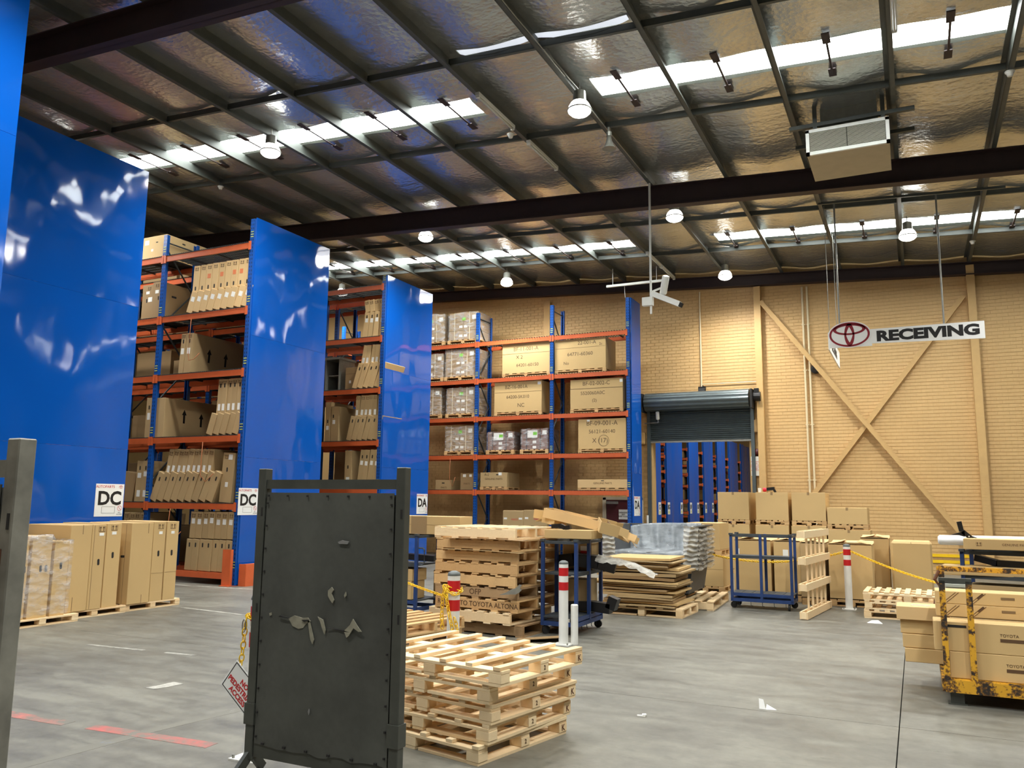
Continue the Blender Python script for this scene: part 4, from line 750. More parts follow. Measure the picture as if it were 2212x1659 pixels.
# ------------------------------------------------------------------ steel gates
def gate(lb, x0, y, Lg=1.03, H=1.78, rzz=0.0, detail=True, ms='steel'):
    t = thing('steel_gate', lb, 'gate', (x0, y, 0), rzz)
    for k, x in enumerate((0.03, Lg-0.03)):
        o = build(MB().box((x, 0, 0.93), (0.06, 0.06, 1.7), None, 0.004), 'post', ms, t); o['label'] = 'upright square steel post'
        piece('bolt_slot', (0.012, 0.002, 0.05), 'dark', o, (x+0.012, -0.031, 1.52)); piece('bolt_slot', (0.012, 0.002, 0.05), 'dark', o, (x+0.012, -0.031, 0.95))
        
        if not detail: piece('rust_patch', (0.022, 0.002, 0.07), 'rust', o, (x-0.018, -0.0305, 1.42-0.02*k))
        piece('socket_sleeve', (0.075, 0.075, 0.12), ms, o, (x, 0, 0.34))
        build(MB().bar((x, 0, 0.12), (x-0.02+0.04*k, -0.1, 0.01), 0.03, 0.05).bar((x, 0, 0.12), (x, 0.1, 0.01), 0.03, 0.05).box((x, -0.1, 0.006), (0.07, 0.06, 0.012)), 'foot', ms, o)
    piece('top_rail', (Lg-0.1, 0.035, 0.055), ms, t, (Lg/2, 0, 1.685)); piece('bottom_rail', (Lg-0.1, 0.035, 0.12), ms, t, (Lg/2, 0.0, 0.16))
    for x in (0.075, Lg-0.075): piece('inner_stile', (0.03, 0.03, 1.45), ms, t, (x, 0, 0.9))
    # sheet with a bowed surface and an irregular lower edge
    b = MB(); nx, nz = 16, 24; vs = []; fs = []
    for j in range(nz+1):
        for i in range(nx+1):
            u, v = i/nx, j/nz; vs.append((0.07+u*(Lg-0.14), -0.024-0.007*math.sin(3.1*u+1.2*v)*math.sin(4*v)-(0.012*math.exp(-((v-0.48)/0.03)**2)*math.sin(u*22) if detail else 0), 0.17+v*1.465+(RN.uniform(-0.012, 0.012) if j == 0 else 0)))
    for j in range(nz):
        for i in range(nx): a = j*(nx+1)+i; fs.append((a, a+1, a+nx+2, a+nx+1))
    n = len(vs); vs += [(x, y_+0.003, z) for x, y_, z in vs]; fs += [tuple(q+n for q in reversed(f)) for f in fs]
    b.add(vs, fs); sh = build(b, 'gate_sheet', 'gatesheet', t, smooth=True)
    rv = MB()
    for i in range(7): rv.box((0.09+i*(Lg-0.18)/6, -0.03, 1.615), (0.011, 0.008, 0.011))
    for j in range(11): rv.box((0.085, -0.031, 0.22+0.135*j), (0.01, 0.008, 0.011)); rv.box((Lg-0.085, -0.031, 0.22+0.135*j), (0.01, 0.008, 0.011))
    for i in range(6): rv.box((0.14+i*(Lg-0.28)/5, -0.031, 0.185), (0.018, 0.008, 0.012))
    build(rv, 'rivets', 'dark', sh)['kind'] = 'stuff'
    if detail:
        def tear(pts, mat, y_=-0.0345): 
            m = MB(); m.prism(pts, y_-0.006, y_); build(m, 'torn_edge', mat, sh)
        tear([(0.30, 0.905), (0.34, 0.925), (0.40, 0.915), (0.44, 0.92), (0.46, 0.90), (0.43, 0.885), (0.41, 0.86), (0.375, 0.852), (0.33, 0.865)], 'scuff'); tear([(0.44, 0.905), (0.455, 0.90), (0.49, 0.80), (0.482, 0.775), (0.465, 0.80)], 'scuff'); tear([(0.51, 0.93), (0.55, 0.915), (0.57, 0.86), (0.565, 0.835), (0.545, 0.87), (0.53, 0.905)], 'scuff')
        tear([(0.70, 0.865), (0.74, 0.90), (0.76, 0.935), (0.79, 0.90), (0.82, 0.87), (0.80, 0.868), (0.765, 0.885), (0.735, 0.84), (0.72, 0.83)], 'scuff'); tear([(0.15, 0.925), (0.165, 0.93), (0.168, 0.915), (0.155, 0.91)], 'scuff'); tear([(0.225, 0.915), (0.235, 0.918), (0.32, 0.905), (0.225, 0.908)], 'dark'); tear([(0.40, 0.905), (0.46, 0.91), (0.42, 0.895)], 'dark', -0.042); tear([(0.58, 0.873), (0.70, 0.868), (0.74, 0.86), (0.70, 0.861)], 'dark')
        tear([(0.575, 1.08), (0.60, 1.10), (0.615, 1.085), (0.60, 1.065), (0.62, 1.03), (0.61, 1.01), (0.59, 1.03), (0.575, 1.05)], 'scuff', -0.031); tear([(0.69, 1.06), (0.70, 1.08), (0.705, 1.06), (0.695, 1.045)], 'scuff', -0.031)
        tear([(0.63, 1.355), (0.66, 1.366), (0.71, 1.36), (0.70, 1.345), (0.64, 1.345)], 'inkgrey', -0.031); tear([(0.47, 0.405), (0.476, 0.42), (0.481, 0.40), (0.476, 0.385)], 'inkgrey', -0.034)
    return t
gate('dark steel gate with torn riveted sheet panel between bollard and pallets', -3.635, 3.9, 1.075)
g2 = gate('scarred steel gate cut off by the picture edge, rusty latch on its post', -3.555, 1.66, 1.03, detail=False, ms='steel_lit')
piece('latch_block', (0.05, 0.06, 0.05), 'rust', g2, (0.925, -0.05, 1.43)); 

# ------------------------------------------------------------------ bollards, chains and signs
def bollard(lb, x, y, H=1.0, plate=True, r=0.054):
    t = thing('bollard', lb, 'bollard', (x, y, 0)); build(MB().lathe([(r, 0.005), (r, H-0.04)], 20), 'post', 'white', t, smooth=False)
    for z in (H-0.125, H-0.285): build(MB().lathe([(r+0.0012, z-0.045), (r+0.0012, z+0.045)], 20), 'red_band', 'red', t)
    build(MB().lathe([(r, H-0.04), (r+0.003, H-0.036), (r*0.9, H-0.012), (r*0.4, H)], 20), 'cap', 'capgrey', t, smooth=True)
    if plate:
        piece('base_plate', (0.2, 0.2, 0.01), 'white', t, (0, 0, 0.005))
        for a, b_ in ((-1, -1), (1, -1), (-1, 1), (1, 1)): build(MB().cyl((a*0.078, b_*0.078, 0.01), (a*0.078, b_*0.078, 0.03), 0.009, 6), 'anchor_bolt', 'galv', t)
    return t
bollard('red banded white bollard in front of the cartons, chains on both sides', -1.02, 13.97, 0.99)
bollard('red banded white bollard hidden behind the gate, holding the pedestrian sign', -3.80, 4.12, 1.0)
bollard('red banded white bollard draped with knotted chain before the pallet stack', -3.60, 6.24, 1.0)
bollard('red banded white bollard right of the tall pallet stack', -3.67, 8.86, 0.93)
simple('pipe_guard', 'short white tube standing beside the bollard at the pallet stack', 'tube', MB().lathe([(0.042, 0), (0.042, 0.43), (0.036, 0.44)], 16, Matrix.Translation((-3.565, 8.93, 0))), 'white')
def chain(lb, pts, lw=0.016, ll=0.026, r=0.0042, step=0.034):
    P = [Vector(p) for p in pts]; b = MB(); acc = []; 
    for i in range(len(P)-1):
        seg = P[i+1]-P[i]; m = max(1, round(seg.length/step))
        for k in range(m): acc.append((P[i]+seg*(k+0.5)/m, seg.normalized()))
    for i, (p, d_) in enumerate(acc):
        q = d_.to_track_quat('Z', 'Y').to_matrix().to_4x4() @ Matrix.Rotation(PI/2*(i % 2)+0.4, 4, 'Z'); b.torus(p, lw, ll, r, q, 10, 5)
    return tag(build(b, 'plastic_chain', 'yellow', smooth=True), lb, 'chain')
def cat(p, q, sag, n=14):
    p, q = Vector(p), Vector(q); return [p.lerp(q, i/n)-Vector((0, 0, sag*4*(i/n)*(1-i/n))) for i in range(n+1)]
chain('yellow chain drooping left from the far bollard past the blue trolley', cat((-1.08, 13.97, 0.86), (-3.7, 14.1, 0.90), 0.22, 26), r=0.006)
chain('yellow chain running right from the far bollard towards the stillage', cat((-0.96, 13.97, 0.88), (1.1, 12.2, 0.45), 0.10, 22), r=0.006)
chain('yellow chain stretched behind the gate towards the tall pallet stack', cat((-6.9, 9.3, 0.78), (-5.1, 8.82, 0.42), 0.03, 20), r=0.0055)
bx, by = -3.60, 6.24
helix = [(bx+0.066*math.cos(a), by+0.066*math.sin(a), 0.83+0.02*math.sin(2*a)) for a in [2*PI*i/14 for i in range(15)]]
chain('knotted yellow chain draped over the bollard before the pallet stack', helix+[(bx-0.05, by-0.075, 0.88), (bx-0.02, by-0.09, 0.80), (bx+0.0, by-0.085, 0.68), (bx+0.03, by-0.08, 0.56), (bx+0.055, by-0.07, 0.45), (bx+0.07, by-0.06, 0.42), (bx+0.072, by-0.05, 0.52), (bx+0.05, by-0.068, 0.62)])
chain('loose end of yellow chain hanging left of the draped bollard', [(bx-0.05, by-0.05, 0.87), (bx-0.085, by-0.04, 0.80), (bx-0.09, by-0.04, 0.62), (bx-0.088, by-0.03, 0.52)])
bx, by = -3.80, 4.12
t_ = chain('yellow chain carrying the pedestrian sign, looped round the near bollard', [(bx+0.06*math.cos(a), by+0.06*math.sin(a), 0.85+0.01*math.cos(3*a)) for a in [2*PI*i/12 for i in range(13)]]+[(bx-0.06, by-0.045, 0.86), (bx-0.062, by-0.05, 0.82), (bx-0.07, by-0.05, 0.74), (bx-0.075, by-0.05, 0.66), (bx-0.083, by-0.05, 0.58), (bx-0.09, by-0.05, 0.545)])
tag(build(MB().torus((bx-0.067, by-0.06, 0.80), 0.014, 0.04, 0.004, Matrix(), 12, 5), 'snap_hook', 'galv', smooth=True), 'steel snap hook on the yellow chain above the pedestrian sign', 'hook')
t = thing('warning_sign', 'tilted white sign reading NO PEDESTRIAN ACCESS hanging on yellow chain', 'sign', (bx-0.085, by-0.075, 0.42))
sg = bpy.data.objects.new('x', None); bpy.data.objects.remove(sg)
tilt = Euler((0, rad(38), 0)); 
o = build(MB().box((0, 0, 0), (0.30, 0.003, 0.2), None, 0.0008), 'sign_plate', 'signwhite', t, (0.045, 0, -0.0), tilt)
bb = MB()
for dz in (-0.09, 0.09): bb.box((0, -0.002, dz), (0.28, 0.001, 0.005))
for dx in (-0.1375, 0.1375): bb.box((dx, -0.002, 0), (0.005, 0.001, 0.18))
build(bb, 'sign_border', 'ink', o)
for i, s in enumerate(('NO', 'PEDESTRIAN', 'ACCESS')): text('sign_text', s, 0.046, 'inkred', o, (0, -0.002, 0.03-0.045*i), FR, 0.0015)

# ------------------------------------------------------------------ pallet stacks
RZ = rad(-10.5); cxp, cyp = -2.90, 5.24
offs = [(-0.045, -0.03, -1.5), (-0.02, -0.01, 0.8), (0.012, 0.0, -0.5), (-0.012, -0.015, 0.6), (0.085, -0.05, 0.5)]
nm = ['bottom', 'second from bottom', 'middle', 'second from top', 'top']
for i, (dx, dy, dr) in enumerate(offs):
    t = pallet('pale new slatted pallet, %s of the near stack of five' % nm[i], (cxp+dx, cyp+dy, 0.119*i), 1.17, 0.95, 0.118, 'block', RZ+rad(dr), 'pine', 'near stack of pale pallets', nslat=6, sw=0.055)
    o = [c for c in t.children if c.name.startswith('block')]
    for c in o:
        if abs(c.location.x-(1.17/2-0.05)) < 0.01:
            s = 'K' if c.location.y > 0.1 else '2'
            if c.location.y > -0.1: text('stencil_mark', s, 0.058 if s == 'K' else 0.04, 'rust' if s == 'K' else 'ink_brown', c, (0.0508, 0, 0), RR, 0.001)
dz = 0.0; lv = ['bottom', 'eighth from top', 'seventh from top', 'sixth from top', 'fifth from top', 'fourth from top', 'third from top', 'second from top', 'top']
mats = ['pine3', 'pine', 'pine2', 'pine3', 'pine2', 'pine2', 'pine2', 'pine2', 'pine']; st = {2: ('RETURN TO TOYOTA ALTONA', 0.082, 0.02), 3: ('OFP', 0.095, 0.0)}
for i in range(9):
    pallet('used wooden pallet, %s of the tall stack of nine' % lv[i], (-4.87+[0.05, -0.05, 0.02, 0.0, -0.01, 0.01, 0.01, 0.02, -0.005][i], 9.5+[0.05, -0.03, 0.0, 0.02, 0.01, 0.0, 0.02, 0.01, -0.01][i], 0.142*i), 1.2, 1.0, 0.14, 'stringer', rad(-5+[1.2, -1, 0.2, 0.6, -0.3, 0.2, 0, 0.3, -0.4][i]), mats[i], 'tall stack of used pallets', stencil=st.get(i))
def sheetbox(lb, loc, d, rot, mat='card2', cat='cardboard', bow=0.0, group=None):
    b = MB(); n = 8; vs = []; fs = []; sx, sy, sz = d
    for k in (0, 1):
        for j in range(3):
            for i in range(n+1):
                u = i/n; vs.append((-sx/2+sx*u, -sy/2+sy*j/2, k*sz+bow*math.sin(PI*u)*(1-0.4*j)))
    m = (n+1)*3
    for j in range(2):
        for i in range(n): a = j*(n+1)+i; fs += [(a, a+n+1, a+n+2, a+1), (a+m, a+1+m, a+n+2+m, a+n+1+m)]
    for i in range(n): fs += [(i, i+1, i+1+m, i+m), (2*(n+1)+i+1, 2*(n+1)+i, 2*(n+1)+i+m, 2*(n+1)+i+1+m)]
    for j in range(2): a = j*(n+1); c = a+n; fs += [(a+n+1, a, a+m, a+n+1+m), (c, c+n+1, c+n+1+m, c+m)]
    b.add(vs, fs); return tag(build(b, 'cardboard_sheet', mat, None, loc, rot), lb, cat, group)
sheetbox('thin warped cardboard sheet between the two topmost old pallets', (-4.75, 9.0, 1.132), (1.1, 0.16, 0.004), (0.03, 0.0, rad(-5)), 'pine3', bow=0.01)
sheetbox('thin warped cardboard sheet under the third pallet from top', (-4.8, 9.0, 0.99), (1.15, 0.14, 0.004), (0.02, 0.01, rad(-5)), 'card2', bow=0.008)
sheetbox('grey cardboard offcut wedged at the foot of the tall pallet stack', (-4.02, 9.0, 0.02), (0.55, 0.36, 0.008), (rad(-6), rad(-4), rad(25)), 'card3')
b = MB(); pr = [(-0.14, -0.03), (-0.06, 0.0), (0.0, 0.035), (0.05, 0.05), (0.09, 0.09), (0.12, 0.085), (0.1, 0.05), (0.12, 0.03), (0.09, -0.0), (0.05, -0.02), (0.0, -0.02)]
tag(build(MB().prism(pr, -0.025, 0.03), 'plastic_wrap_scrap', 'film' if False else 'galv', None, (-4.35, 8.9, 0.53), (0, 0, rad(20))), 'scrap of crumpled plastic poking from the tall pallet stack', 'plastic scrap')
for i, lb in enumerate(('lower slatted pallet left of the tall stack, behind the gate', 'upper slatted pallet left of the tall stack, behind the gate')): pallet(lb, (-5.5+0.03*i, 8.28, 0.13*i), 1.12, 0.95, 0.128, 'stringer', rad(-16+3*i), 'pine2', None, nslat=7, sw=0.095)
# ------------------------------------------------------------------ tall cartons on pallets below the DC panel
for y, x, lb in ((6.86, -10.38, 'pallet under the film-wrapped cartons below the DC panel'), (7.72, -10.56, 'middle pallet of tall cartons below the DC panel'), (8.70, -10.6, 'pallet of tall cartons nearest the DC rack')): pallet(lb, (x, y, 0), 1.1, 0.97, 0.1, 'block', 0, 'pine', None, nslat=7)
def tall(lb, x1, y0, y1, h, D=1.0, parts=(), rz=0, mat='card', z=0.1): carton(lb, (x1-D/2, (y0+y1)/2, z), (D, y1-y0, h), (0, 0, rz), mat, None, parts)
tall('tall slim carton at the far end of the last floor pallet', -10.05, 8.86, 9.08, 1.14, 0.96, [('hole', 'R', 0, 0.68), ('up', 'R', 0, 1.07, 1.1), ('label', 'R', 0, 0.98, 0.06, 0.04), ('seam', 'R', 0, 0.4, 0.21, 0.003)])
tall('tall slim carton second from the end of the last floor pallet', -10.05, 8.62, 8.84, 1.14, 0.96, [('hole', 'R', 0, 0.68), ('up', 'R', 0.02, 1.07, 1.1), ('label', 'R', 0.02, 0.98, 0.06, 0.04), ('seam', 'R', 0, 0.4, 0.21, 0.003)])
tall('broad carton with UP arrow on its side, last floor pallet', -10.02, 8.22, 8.59, 1.13, 0.9, [('arrow', 'F', 0.1, 0.55), ('text', 'F', 0.1, 0.75, 'UP', 0.1, 'ink'), ('hole', 'F', 0.3, 0.66, PI/2), ('seam', 'R', 0.1, 1.05, 0.006, 0.14), ('seam', 'R', 0.05, 0.06, 0.006, 0.12), ('seam', 'F', 0.34, 0.56, 0.004, 1.1)])
tall('tall carton with handle slot at the right of the middle floor pallet', -10.02, 7.82, 8.05, 1.13, 0.94, [('hole', 'R', 0, 0.7), ('up', 'R', 0, 1.07, 1.1), ('label', 'R', 0, 1.0, 0.07, 0.04)])
tall('tall carton with handle slot beside it on the middle floor pallet', -10.0, 7.58, 7.79, 1.12, 0.94, [('hole', 'R', 0.02, 0.62), ('up', 'R', 0.04, 1.06, 1.1), ('label', 'R', 0.04, 0.99, 0.07, 0.04), ('seam', 'R', -0.07, 0.56, 0.004, 1.1)])
tall('wide carton with slit flap at the left of the middle floor pallet', -9.98, 7.25, 7.56, 1.12, 0.94, [('seam', 'R', 0.02, 1.06, 0.007, 0.12), ('seam', 'R', -0.06, 0.1, 0.007, 0.18)])
for i, (y0, y1, h) in enumerate(((6.40, 6.62, 0.96), (6.66, 6.92, 1.0), (6.96, 7.16, 0.93))):
    tall('%s carton from the gate post inside the film-wrapped floor load' % ORD[i], -9.86, y0, y1, h, 0.96, [('hole', 'R', 0.0 if i else 0.05, 0.6), ('hole', 'R', 0.07, 0.6)] if i != 2 else [('hole', 'R', 0, 0.62)])
b = MB(); vs = []; fs = []; n = 14; rg = []
for i in range(n): rg.append((-9.845+0.0, 6.38+0.82*i/n))
for i in range(n): rg.append((-9.845-1.0*i/n, 7.2))
for i in range(n): rg.append((-10.845, 7.2-0.82*i/n))
for i in range(n): rg.append((-10.845+1.0*i/n, 6.38))
m = len(rg); kz = 14
for k in range(kz+1):
    for i, (x, y) in enumerate(rg): vs.append((x+RN.uniform(-0.004, 0.012), y+RN.uniform(-0.006, 0.006), 0.13+0.98*k/kz-(0.12 if k == kz and i > 9 else 0)+RN.uniform(-0.015, 0.015)))
for k in range(kz):
    for i in range(m): j = (i+1) % m; fs.append((k*m+i, k*m+j, (k+1)*m+j, (k+1)*m+i))
fs.append(tuple(kz*m+i for i in range(m)))
b.add(vs, fs); tag(build(b, 'stretch_film', 'film', smooth=True), 'shiny clear stretch film around the cartons beside the gate post', 'plastic film')
b = MB()
for i in range(5): b.box((-9.84, 6.5+0.12*i, 1.02+0.03*math.sin(i)), (0.03, 0.14, 0.12), (0.1*i, 0.2, 0.1))
# ------------------------------------------------------------------ trolleys
def trolley(lb, loc, L, D, H, rz=0.0, shelves=(0.22, 0.78), mid=True, handles=False):
    t = thing('parts_trolley', lb, 'trolley', loc, rz); zb = 0.12; p = 0.04
    px_ = [-L/2+p/2, L/2-p/2]+([0] if mid else [])
    for x in px_:
        for y in (-D/2+p/2, D/2-p/2): piece('post', (p, p, H-zb), 'cartblue', t, (x, y, zb+(H-zb)/2))
    for y in (-D/2+p/2, D/2-p/2): piece('base_rail', (L, p, 0.05), 'cartblue', t, (0, y, zb+0.01)); piece('top_rail', (L, p*0.8, 0.035), 'cartdark', t, (0, y, H-0.02))
    for x in (-L/2+p/2, L/2-p/2):
        piece('end_rail', (p*0.9, D, 0.05), 'cartblue', t, (x, 0, zb+0.01)); piece('end_rail', (p*0.8, D, 0.035), 'cartdark', t, (x, 0, H-0.02)); piece('post_cap', (p*1.4, p*1.4, 0.03), 'cartdark', t, (x, -D/2+p/2, H+0.004)); piece('post_cap', (p*1.4, p*1.4, 0.03), 'cartdark', t, (x, D/2-p/2, H+0.004))
    for k, z in enumerate(shelves):
        n = 6
        if k == 0:
            for i in range(n): piece('shelf_plate', (L/n-0.008, D-0.05, 0.016), 'cartdark', t, (-L/2+L/n*(i+0.5), 0, z+0.008))
            for y in (-D/2+0.02, D/2-0.02): piece('shelf_edge', (L-0.06, 0.03, 0.045), 'cartblue', t, (0, y, z-0.01))
        else: piece('shelf_plate', (L-0.05, D-0.05, 0.02), 'cartdark', t, (0, 0, z)); 
        if k: piece('shelf_edge', (L-0.06, 0.025, 0.045), 'cartdark', t, (0, -D/2+0.02, z))
    for i, (sx, sy) in enumerate(((-1, -1), (1, -1), (-1, 1), (1, 1))):
        c = build(MB().lathe([(0.05, -0.014), (0.05, 0.014)], 16, Matrix.Translation((0, 0.02, 0.05)) @ Matrix.Rotation(PI/2, 4, 'X') @ Matrix()), 'castor', 'rubber', t, (sx*(L/2-0.05), sy*(D/2-0.04), 0), (0, 0, 0.7+0.9*i))
        build(MB().bar((0, 0.0, 0.115), (0, 0.02, 0.05), 0.05, 0.02).box((0, 0, 0.112), (0.06, 0.06, 0.008)), 'castor_fork', 'cartdark', c)
    if handles:
        for y in (-D/2+0.06, D/2-0.02): build(MB().tube([(0, y, 0.95), (0.08, y, 0.95), (0.1, y, 0.93), (0.1, y, 0.75), (0.08, y, 0.73), (0, y, 0.73)], 0.011, 6), 'pull_handle', 'cartdark', t, (L/2-0.02, 0, 0))
    else:
        h = MB()
        for i in range(5): h.tube([(-L/2+0.12+i*(L-0.24)/4, -D/2+0.05, 0.1), (-L/2+0.12+i*(L-0.24)/4, -D/2+0.05, 0.05), (-L/2+0.15+i*(L-0.24)/4, -D/2+0.05, 0.04)], 0.005, 5)
        build(h, 'hanging_hooks', 'cartdark', t)
    return t
trolley('empty blue wheeled trolley standing before the open cartons', (-2.2, 13.44, 0), 0.93, 0.5, 1.12, rad(0))
trolley('loaded blue trolley behind the tall pallet stack, topped with open cartons', (-3.965, 9.87, 0), 0.9, 0.48, 1.12, PI/2, (0.2, 0.72), True, False)
trolley('blue trolley holding cartons between the gate and the tall pallet stack', (-6.75, 9.9, 0), 1.25, 0.6, 1.12, 0, (0.24, 0.72), True, True)
trolley('blue trolley of black car parts behind the yellow stillage', (1.2, 10.8, 0), 1.5, 0.62, 1.10, rad(-12), (0.25, 0.82), True, True)
# load of the right trolley
RT = rad(-12)
carton('long printed carton on top of the right hand trolley', (1.25, 10.58, 1.125), (1.6, 0.34, 0.115), (0, 0, RT*0.4), 'card', parts=[('text', 'F', -0.3, 0.058, 'GENUINE PARTS', 0.036, 'ink_brown'), ('up', 'F', -0.65, 0.06, 0.6)])
carton('long carton lying on the middle shelf, poking out of the right trolley', (1.1, 10.65, 0.835), (1.75, 0.24, 0.10), (0, 0, RT*0.6), 'card')
carton('shadowed long carton under the middle shelf of the right trolley', (1.25, 10.75, 0.60), (1.5, 0.4, 0.13), (0, 0, RT*0.6), 'card2')
t = tag(build(MB().lathe([(0.05, -1.0), (0.075, -0.98), (0.08, -0.3), (0.075, 0.5), (0.08, 0.98), (0.05, 1.0)], 14, Matrix.Rotation(PI/2, 4, 'Y')), 'foam_roll', 'foam', None, (1.2, 10.98, 1.20), (0, 0, RT*0.2), smooth=True), 'long white foam roll on the right trolley behind the long carton', 'foam roll'); t.scale = (1, 1.6, 0.75)
def black_part(lb, pts, w, h, loc, rz=0, name='bumper_beam'):
    b = MB()
    for i in range(len(pts)-1): b.bar(pts[i], pts[i+1], w, h)
    return tag(build(b, name, 'black', None, loc, (0, 0, rz)), lb, 'car part')
t = black_part('black perforated steel bracket sticking up from the right trolley', [(-0.36, 0, 0.27), (-0.34, 0, 0.16)], 0.07, 0.05, (0.78, 10.75, 1.15), 0, 'steel_bracket')
build(MB().prism([(-0.45, 0.12), (-0.36, 0.15), (-0.31, 0.17), (-0.31, 0.1), (-0.38, 0.12)], -0.03, 0.03), 'bracket_foot', 'black', t)
build(MB().bar((-0.33, 0, 0.16), (-0.24, 0, 0.08), 0.06, 0.05).bar((-0.24, 0, 0.09), (-0.0, 0, 0.0), 0.05, 0.04).bar((-0.18, 0.01, 0.03), (0.0, 0.01, -0.02), 0.02, 0.02), 'bracket_arm', 'black', t)
for k in range(4): build(MB().cyl((-0.27+0.05*k, -0.032, 0.107-0.021*k), (-0.27+0.05*k, -0.028, 0.107-0.021*k), 0.007, 8), 'bolt_hole', 'paper', t)
build(MB().bar((0.0, 0, 0.0), (0.5, 0, 0.0), 0.05, 0.03), 'bracket_tail', 'black', t)
black_part('black moulded bumper under the top of the right trolley', [(-0.62, -0.1, 0), (-0.4, -0.16, -0.05), (0.1, -0.18, -0.06), (0.7, -0.12, -0.04)], 0.1, 0.07, (1.2, 10.8, 1.02), RT)
black_part('black ribbed lamp housing on the middle shelf of the right trolley', [(-0.3, 0, 0.05), (0.0, -0.03, 0.08), (0.35, 0, 0.06)], 0.12, 0.1, (1.35, 10.7, 0.87), RT, 'lamp_housing')
for k in range(4): simple('plastic_tub', 'dark plastic tub, %s in the row on the lowest shelf, right trolley' % ORD[k], 'tub', MB().box((0.86+0.16*k, 10.62-0.03*k, 0.38), (0.14, 0.2, 0.26)).box((0.86+0.16*k, 10.62-0.03*k, 0.505), (0.15, 0.22, 0.02)), ['sage', 'rubber', 'rubber', 'black'][k])
carton('carton on the lowest shelf of the right trolley beside the tubs', (0.68, 10.72, 0.27), (0.2, 0.4, 0.3), (0, 0, RT), 'card')
simple('storage_bin', 'pale grey green bin standing behind the yellow stillage loop', 'bin', MB().box((0.33, 10.1, 0.38), (0.2, 0.3, 0.76), None, 0.01).box((0.33, 10.1, 0.77), (0.23, 0.33, 0.03)), 'sage')
# load of the trolley behind the pallet stack
carton('flat carton on the loaded trolley top, under the open ones', (-3.90, 9.74, 1.145), (0.62, 0.42, 0.105), (0, 0, 0.03), 'card', ch=0.003)
def open_carton(lb, loc, d, rot, mat='card_light'):
    sx, sy, sz = d; w = 0.006; t = thing('open_carton', lb, 'carton', loc); t.rotation_euler = rot
    b = MB().box((0, 0, w/2), (sx, sy, w)).box((0, -sy/2, sz/2), (sx, w, sz)).box((0, sy/2, sz/2), (sx, w, sz)); b.box((-sx/2, 0, sz/2), (w, sy, sz)); build(b, 'carton_body', mat, t)
    build(MB().box((sx/2+0.06, 0, 0.02), (0.14, sy*0.95, w), (0, 0.5, 0)), 'end_flap', mat, t); build(MB().box((sx/2+0.05, -sy/2-0.04, sz*0.6), (0.12, w, sz*0.7), (0, 0, -0.6)), 'side_flap', mat, t); build(MB().box((sx/2+0.05, sy/2+0.03, sz*0.6), (0.12, w, sz*0.7), (0, 0, 0.6)), 'side_flap', mat, t)
    piece('dark_inside', (0.004, sy*0.9, sz*0.9), 'card_in', t, (sx/2-0.12, 0, sz/2))
    return t
open_carton('long opened carton slanting down to the right on the loaded trolley', (-3.98, 9.95, 1.32), (0.78, 0.26, 0.12), (0, rad(11), rad(-4)))
open_carton('small opened carton with dark mouth at the left of the loaded trolley', (-4.28, 10.0, 1.31), (0.22, 0.24, 0.16), (0, rad(-10), rad(160)), 'card')
open_carton('crumpled open carton hanging over the right end of the loaded trolley', (-3.50, 9.85, 1.22), (0.24, 0.3, 0.14), (rad(10), rad(14), rad(30)), 'card')
open_carton('torn open carton end at the loaded trolley corner beside the plastic', (-3.42, 10.15, 1.13), (0.2, 0.24, 0.12), (rad(-8), rad(22), rad(10)))
black_part('black bumper piece among the open cartons on the loaded trolley', [(-0.12, 0, 0.02), (0.0, 0, 0.03), (0.06, 0, 0.0), (0.13, 0, 0.015)], 0.06, 0.05, (-4.02, 9.62, 1.27))
black_part('black ribbed bumper on the middle shelf of the loaded trolley', [(-0.22, 0, 0.02), (0, -0.03, 0.05), (0.3, 0.0, 0.02), (0.5, 0.05, -0.03)], 0.2, 0.16, (-3.95, 10.0, 0.82))
black_part('black bumper on the lowest shelf of the loaded trolley', [(-0.22, 0, 0.0), (0.2, 0, 0.02), (0.45, 0, 0.0), (0.5, 0, 0.14)], 0.14, 0.12, (-3.95, 10.0, 0.28))
carton('carton with printed strokes on the middle shelf of the loaded trolley', (-3.97, 10.16, 0.735), (0.4, 0.26, 0.34), mat='card2', parts=[('label', 'F', 0.1, 0.27, 0.1, 0.06), ('label', 'F', 0.1, 0.225, 0.1, 0.03, 'inkred')])
carton('carton on the lowest shelf of the loaded trolley', (-3.98, 10.12, 0.222), (0.38, 0.34, 0.4), mat='card2')
b = MB(); vs = []; fs = []
for j in range(9):
    for i in range(15):
        u, v = i/14, j/8; vs.append((u*0.75, -0.12+0.24*v-0.05*u, 0.03+0.07*math.sin(PI*v)*(1-0.5*u)-0.16*u*u+RN.uniform(-0.018, 0.018)))
for j in range(8):
    for i in range(14): a = j*15+i; fs.append((a, a+1, a+16, a+15))
tag(build(b.add(vs, fs), 'plastic_bag', 'filmgrey', None, (-3.62, 9.85, 0.84), (0, 0, 0.05), smooth=True), 'crumpled clear plastic bag trailing from the loaded trolley shelf', 'plastic bag')
